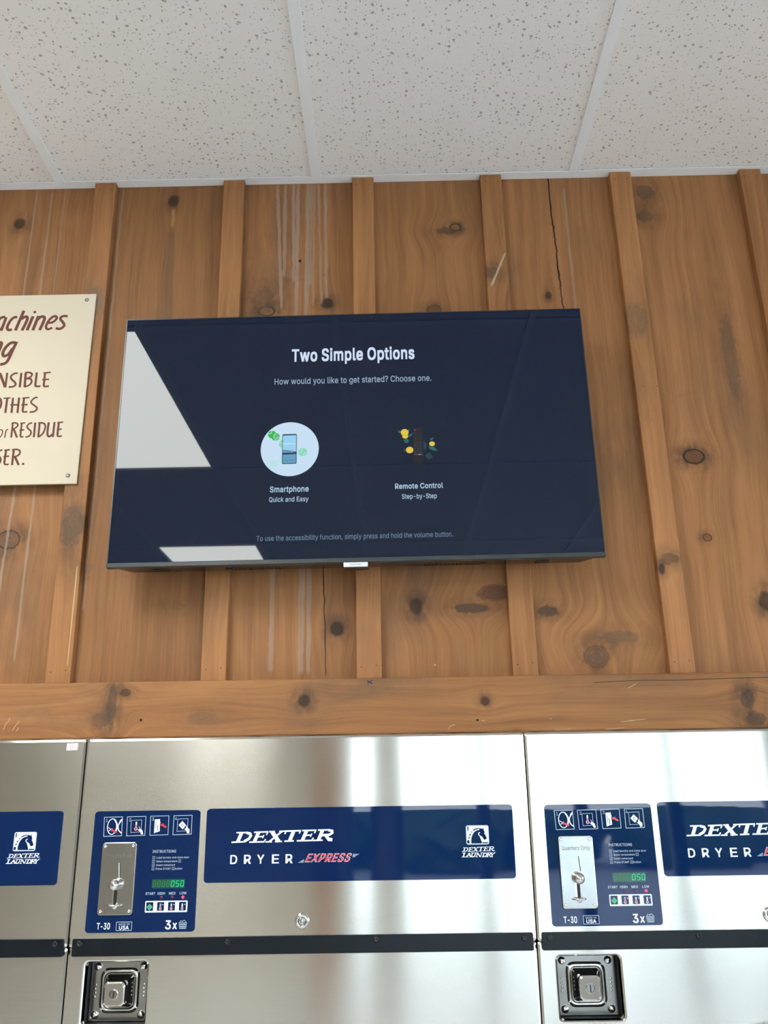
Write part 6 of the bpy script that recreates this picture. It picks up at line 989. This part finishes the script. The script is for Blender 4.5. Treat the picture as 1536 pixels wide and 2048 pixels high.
    for i, (ln, w_) in enumerate((('Load laundry and close door', .0575), ('Select temperature', .0370), ('Insert coins/card', .0330), ('Press START', .0265))):
        z = 1.7392-i*.0061; text(bm, ln, -.2580, z, w=w_, h=.0031, y=P1, bold=.012)
        stroke(bm, [(-.2650, z-.0005), (-.2608, z-.0005), (-.2608, z+.0037), (-.2650, z+.0037)], .0004, P1, False, True); text(bm, str(i+1), -.2629, z+.0003, h=.0025, y=P1, align='C')
    for x, z, ch in ((-.2190, 1.7331, '2'), (-.2295, 1.7209, '4')):
        stroke(bm, [(x, z-.0005), (x+.0042, z-.0005), (x+.0042, z+.0037), (x, z+.0037)], .0004, P1, False, True); text(bm, ch, x+.0021, z+.0003, h=.0025, y=P1, align='C')
    text(bm, 'button', -.2240, 1.7209, w=.0125, h=.0031, y=P1, bold=.012)
    link('instruction_text', bm, M_pale, cp)
    bm = B(); flat(bm, rr(-.2632, 1.6908, -.2058, 1.7056, .001), P1); link('display', bm, M_disp, cp)
    SEG = {'0': 'abcdef', '5': 'afgcd', '8': 'abcdefg'}
    def seg7(bm, x, z, w_, h, d, y):
        g_ = {'a': ((0, h), (w_, h)), 'b': ((w_, h), (w_, h/2)), 'c': ((w_, h/2), (w_, 0)), 'd': ((0, 0), (w_, 0)), 'e': ((0, 0), (0, h/2)), 'f': ((0, h/2), (0, h)), 'g': ((0, h/2), (w_, h/2))}
        for s in SEG[d]:
            (a_, b_), (c_, e_) = g_[s]; stroke(bm, [(x+a_+b_*.08, z+b_), (x+c_+e_*.08, z+e_)], .0013, y, False)
    bm = B()
    for i, ch in enumerate('050'): seg7(bm, -.2295+i*.0083, 1.6938, .0048, .0088, ch, P2)
    link('display_digits', bm, M_seg, cp)
    bm = B()
    for i in range(4): seg7(bm, -.2615+i*.0080, 1.6938, .0048, .0088, '8', P2)
    link('display_blank_digits', bm, M_segdim, cp)
    bm = B()
    for ch, x, w_ in (('START', -.2647, .0168), ('HIGH', -.2456, .0128), ('MED', -.2266, .0115), ('LOW', -.2076, .0120)): text(bm, ch, x, 1.6+.0808, h=.0039, w=w_, y=P1, align='C', bold=.03)
    link('button_captions', bm, M_pale, cp)
    for i, (x, mt) in enumerate(((-.2452, M_ledoff), (-.2262, M_ledoff), (-.2077, M_ledon))):
        bm = B(); lathe(bm, x, 1.6763, [(.0026, lean(1.676)-.0012), (.0024, lean(1.676)-.0018), (.001, lean(1.676)-.0024)], 14); link('indicator_light', bm, mt, cp)['label'] = ('unlit red indicator', 'unlit red indicator', 'lit red indicator')[i]
    bm = B(); flat(bm, rr(-.2724, 1.6526, -.1989, 1.6709, .0015), P1); link('button_bar', bm, M_white, cp)
    for i, x in enumerate((-.2643, -.2454, -.2264, -.2074)):
        bm = B(); prism(bm, rr(x-.0060, 1.6553, x+.0060, 1.6689, .0008, 2), yl(.0020), yl(.0013)); bt = link('button', bm, M_navy, cp)
        bm = B(); s_ = yl(.0022); s2 = yl(.0024)
        if i == 0:
            flat(bm, [(x-.0049, 1.6612), (x, 1.6664), (x+.0050, 1.6612), (x, 1.6560)], s_); o = link('button_diamond', bm, M_pale, cp)
            bm = B(); flat(bm, [(x-.0042, 1.6612), (x, 1.6657), (x+.0043, 1.6612), (x, 1.6567)], s2); link('button_diamond', bm, M_green, cp)
        else:
            stroke(bm, [(x-.0003, 1.6663), (x-.0003, 1.6590)], .0022, s_, False); flat(bm, circ(x-.0003, 1.6583, .0021, n=14), s_); stroke(bm, [(x+.0032, 1.6652), (x+.0050, 1.6645)], .0010, s_, False)
            link('button_thermometer', bm, M_white, cp)
            bm = B(); stroke(bm, [(x-.0003, (1.6655, 1.6630, 1.6605)[i-1]), (x-.0003, 1.6590)], .0013, s2, False); flat(bm, circ(x-.0003, 1.6583, .0014, n=14), s2); link('button_thermometer_level', bm, M_red, cp)
    bm = B(); text(bm, 'T-30', -.3535, 1.6272, h=.0098, w=.0228, y=P1, bold=.03)
    link('model_lettering', bm, M_white, cp); bm = B()
    text(bm, '3', -.2305, 1.6262, h=.0134, w=.0098, y=P1, align='C', bold=.035); text(bm, 'x', -.2190, 1.6264, h=.0124, w=.0078, y=P1, align='C', bold=.03)
    link('load_size_lettering', bm, M_white, cp); bm = B()
    text(bm, 'USA', -.3065, 1.6266, h=.0056, w=.0170, y=P1, align='C', bold=.04)
    link('origin_lettering', bm, M_white, cp)
    bm = B(); text(bm, 'MADE IN', -.3065, 1.6335, h=.0028, w=.0185, y=P1, align='C', bold=.01); stroke(bm, [(-.3198, 1.6251), (-.2932, 1.6251), (-.2932, 1.6383), (-.3198, 1.6383)], .0008, P1, False, True); link('origin_mark', bm, M_pale, cp); bm = B()
    for i in range(6): stroke(bm, [(-.2118+i*.0026+(2.5-i)*0, 1.6358), (-.2105+i*.00215, 1.6268)], .0007, P1, False)
    for i in range(4): stroke(bm, [(-.2120+i*.0003, 1.6358-i*.0028), (-.1986-i*.0003, 1.6358-i*.0028)], .0008, P1, False)
    stroke(bm, [(-.2112, 1.6360), (-.2085, 1.6392), (-.2060, 1.6378), (-.2030, 1.6398), (-.1995, 1.6362)], .0008, P1); flat(bm, [(-.2103, 1.6266), (-.1999, 1.6266), (-.2002, 1.6278), (-.2100, 1.6278)], P1)
    link('basket_mark', bm, M_pale, cp)
    # coin slide plate
    y0 = lean(1.707)-.0012
    bm = B(); prism(bm, rr(-.3540, 1.6492, -.2932, 1.7670, .005, 5), y0-.0042, y0); pl = link('coin_plate', bm, M_satin, root, bevel=.0012); pl['label'] = 'polished steel coin plate'
    f = y0-.0044
    for x, z in ((-.3487, 1.7610), (-.2992, 1.7610), (-.3485, 1.6555), (-.2988, 1.6555)): screw('screw', x, z, f+.0002, .0030, .0018, M_chrome, pl)
    bm = B(); text(bm, 'Quarters Only', -.3240, 1.7436, h=.0066, w=.0500, y=f, align='C', bold=-.002); link('engraved_text', bm, M_grey, pl)
    bm = B(); flat(bm, [(-.3216, 1.7335), (-.3202, 1.7336), (-.3180, 1.7094), (-.3194, 1.7093)], f); link('coin_slot', bm, M_black, pl)
    bm = B(); flat(bm, [(-.3228, 1.7335), (-.3216, 1.7335), (-.3194, 1.7093), (-.3206, 1.7093)], f); link('slot_edge', bm, M_white, pl)
    bm = B(); flat(bm, rr(-.3273, 1.6668, -.3218, 1.6910, .0022, 4), f-.0001); link('return_slot', bm, M_black, pl)
    bm = B(); flat(bm, rr(-.3296, 1.6668, -.3270, 1.6905, .0010, 3), f); link('return_slot_edge', bm, M_chrome, pl)
    bm = B(); lathe(bm, -.3240, 1.6985, [(.0062, f), (.0060, f-.004), (.0086, f-.008), (.0094, f-.012), (.0082, f-.0165), (.0048, f-.019), (.001, f-.0198)], 28); link('return_knob', bm, M_chrome, pl, smooth=True)
    bm = B(); ang = [math.pi*i/14 for i in range(15)]
    sec = [(-.3245-.0118*math.cos(a_), f+.001-.0130*math.sin(a_), 1.6655) for a_ in ang]
    loft(bm, [[(x+math.cos(b_)*.0016*math.cos(a_)*-1, y-.0016*math.cos(b_)*math.sin(a_), z+.0016*math.sin(b_)) for b_ in [2*math.pi*k_/10 for k_ in range(10)]] for (x, y, z), a_ in zip(sec, ang)])
    link('coin_cup_rim', bm, M_chrome, pl, smooth=True)
    bm = B(); lathe(bm, -.3245, 1.6625, [(.0042, f), (.0038, f-.0015), (.001, f-.0022)], 18); link('cup_rivet', bm, M_chrome, pl, smooth=True)
    # cam lock of the control door
    yy = lean(1.636)
    bm = B(); lathe(bm, 0, 1.6357, [(.0128, yy+.001), (.0126, yy-.0015), (.0106, yy-.0036), (.0072, yy-.0042), (.0062, yy-.0026)], 32); lk = link('cam_lock', bm, M_chrome, root, smooth=True)
    bm = B(); lathe(bm, 0, 1.6357, [(.0060, yy-.0024), (.0058, yy-.0046), (.0040, yy-.0050), (.0036, yy-.0034)], 24); link('lock_cylinder', bm, M_satin, lk, smooth=True)
    bm = B(); lathe(bm, 0, 1.6357, [(.0034, yy-.0032), (.0032, yy-.0046), (.001, yy-.0048)], 18); link('lock_pin', bm, M_chrome, lk)
    # recessed door latch
    bm = B(); D = .036
    for b_ in ((-.3705, -.369, .002, D, 1.477, 1.577), (-.2625, -.261, .002, D, 1.477, 1.577), (-.369, -.2625, .002, D, 1.477, 1.4785), (-.369, -.2625, .002, D, 1.5755, 1.577), (-.3705, -.261, D, D+.0015, 1.477, 1.577)): box(bm, *b_)
    link('latch_recess', bm, M_black, root)
    cxl, czl, q = -.3165, 1.5268, .0345
    bm = hole_panel(rr(-.3672, 1.4798, -.2660, 1.5735, .0015, 2), [rr(cxl-.0275, czl-.0285, cxl+.0275, czl+.0285, .010, 6)], .002)
    lp = link('latch_plate', bm, M_satin, root, loc=(0, q-.0025, 0), bevel=.0005); lp['label'] = 'square steel latch plate with keyed handle'
    R_ = lambda hx, hz, r_, y: [(px, y, pz) for px, pz in rr(cxl-hx, czl-hz, cxl+hx, czl+hz, r_)]
    bm = B(); y_ = 0.0
    loft(bm, [R_(.0340, .0350, .0140, -.0002), R_(.0315, .0325, .0125, -.0024), R_(.0285, .0295, .0105, -.0036), R_(.0272, .0282, .0098, -.0030), R_(.0268, .0278, .0095, .0005)], False, False); link('latch_rim', bm, M_chrome, lp, smooth=True)
    bm = B(); loft(bm, [R_(.0268, .0278, .0095, .0010), R_(.0255, .0265, .009, -.004), R_(.0190, .0195, .007, -.018), R_(.0150, .0155, .006, -.0225)]); link('latch_stem', bm, M_chrome, lp, smooth=False, bevel=.001)
    bm = B(); loft(bm, [R_(.0150, .0155, .006, -.0225), R_(.0182, .0190, .0068, -.0235), R_(.0188, .0196, .0075, -.0275), R_(.0178, .0186, .0072, -.0315), R_(.0155, .0162, .0065, -.0335)]); hd = link('latch_handle', bm, M_chrome, lp, smooth=False, bevel=.0012)
    bm = B(); lathe(bm, cxl, czl, [(.0082, -.0336), (.0080, -.0346), (.0066, -.0350), (.0062, -.0338)], 26); lathe(bm, cxl, czl, [(.0061, -.0337), (.0060, -.0346), (.001, -.0347)], 26); link('key_cylinder', bm, M_satin, lp, smooth=False)
    bm = B(); flat(bm, rr(cxl-.0010, czl-.0052, cxl+.0010, czl+.0052, .0006, 2), -.0349); link('key_slot', bm, M_black, lp)
    for x in (-.3560, -.2770):
        for z in (1.4895, 1.5640):
            bm = B(); lathe(bm, x, z, [(.0066, 0), (.0062, -.0025), (.0045, -.0045), (.002, -.0054), (.0004, -.0056)], 24); link('latch_bolt', bm, M_chrome, lp, smooth=True)
    for x in (-.3585, -.2745):
        bm = B()
        for i in range(4): lathe(bm, x+.0006*(i % 2), 1.5170+i*.0062, [(.0020, .0001), (.0016, -.0005), (.0004, -.0007)], 10)
        link('embossed_lettering', bm, M_chrome, lp, smooth=True)
    round_door(root, 1.2452, 'loading_door'); round_door(root, .46, 'lower_loading_door')
    return root
dryer = make_dryer()
left = copy_tree(dryer); left.location.x = -.167-.8025; left['label'] = 'brushed steel tumble dryer on the left, cut off by the picture edge, below the sign'
right = copy_tree(dryer); right.location.x = -.167+.8025; right['label'] = 'brushed steel tumble dryer on the right, brightest with window reflections'

# small paper number sticker on the left dryer
sk = empty('number_sticker', (-.594, FY, 1.932), "small white sticker with a pink number, on the left dryer's upper corner", 'sticker')
bm = B(); prism(bm, [(-.0105, -.0062), (.0100, -.0058), (.0104, .0064), (-.0100, .0060)], -.0006, -.0002); link('paper', bm, M_paper, sk)
bm = B(); text(bm, '8', -.0008, -.0046, h=.0092, y=-.0008, align='C', bold=-.008); link('number', bm, M_pink, sk)
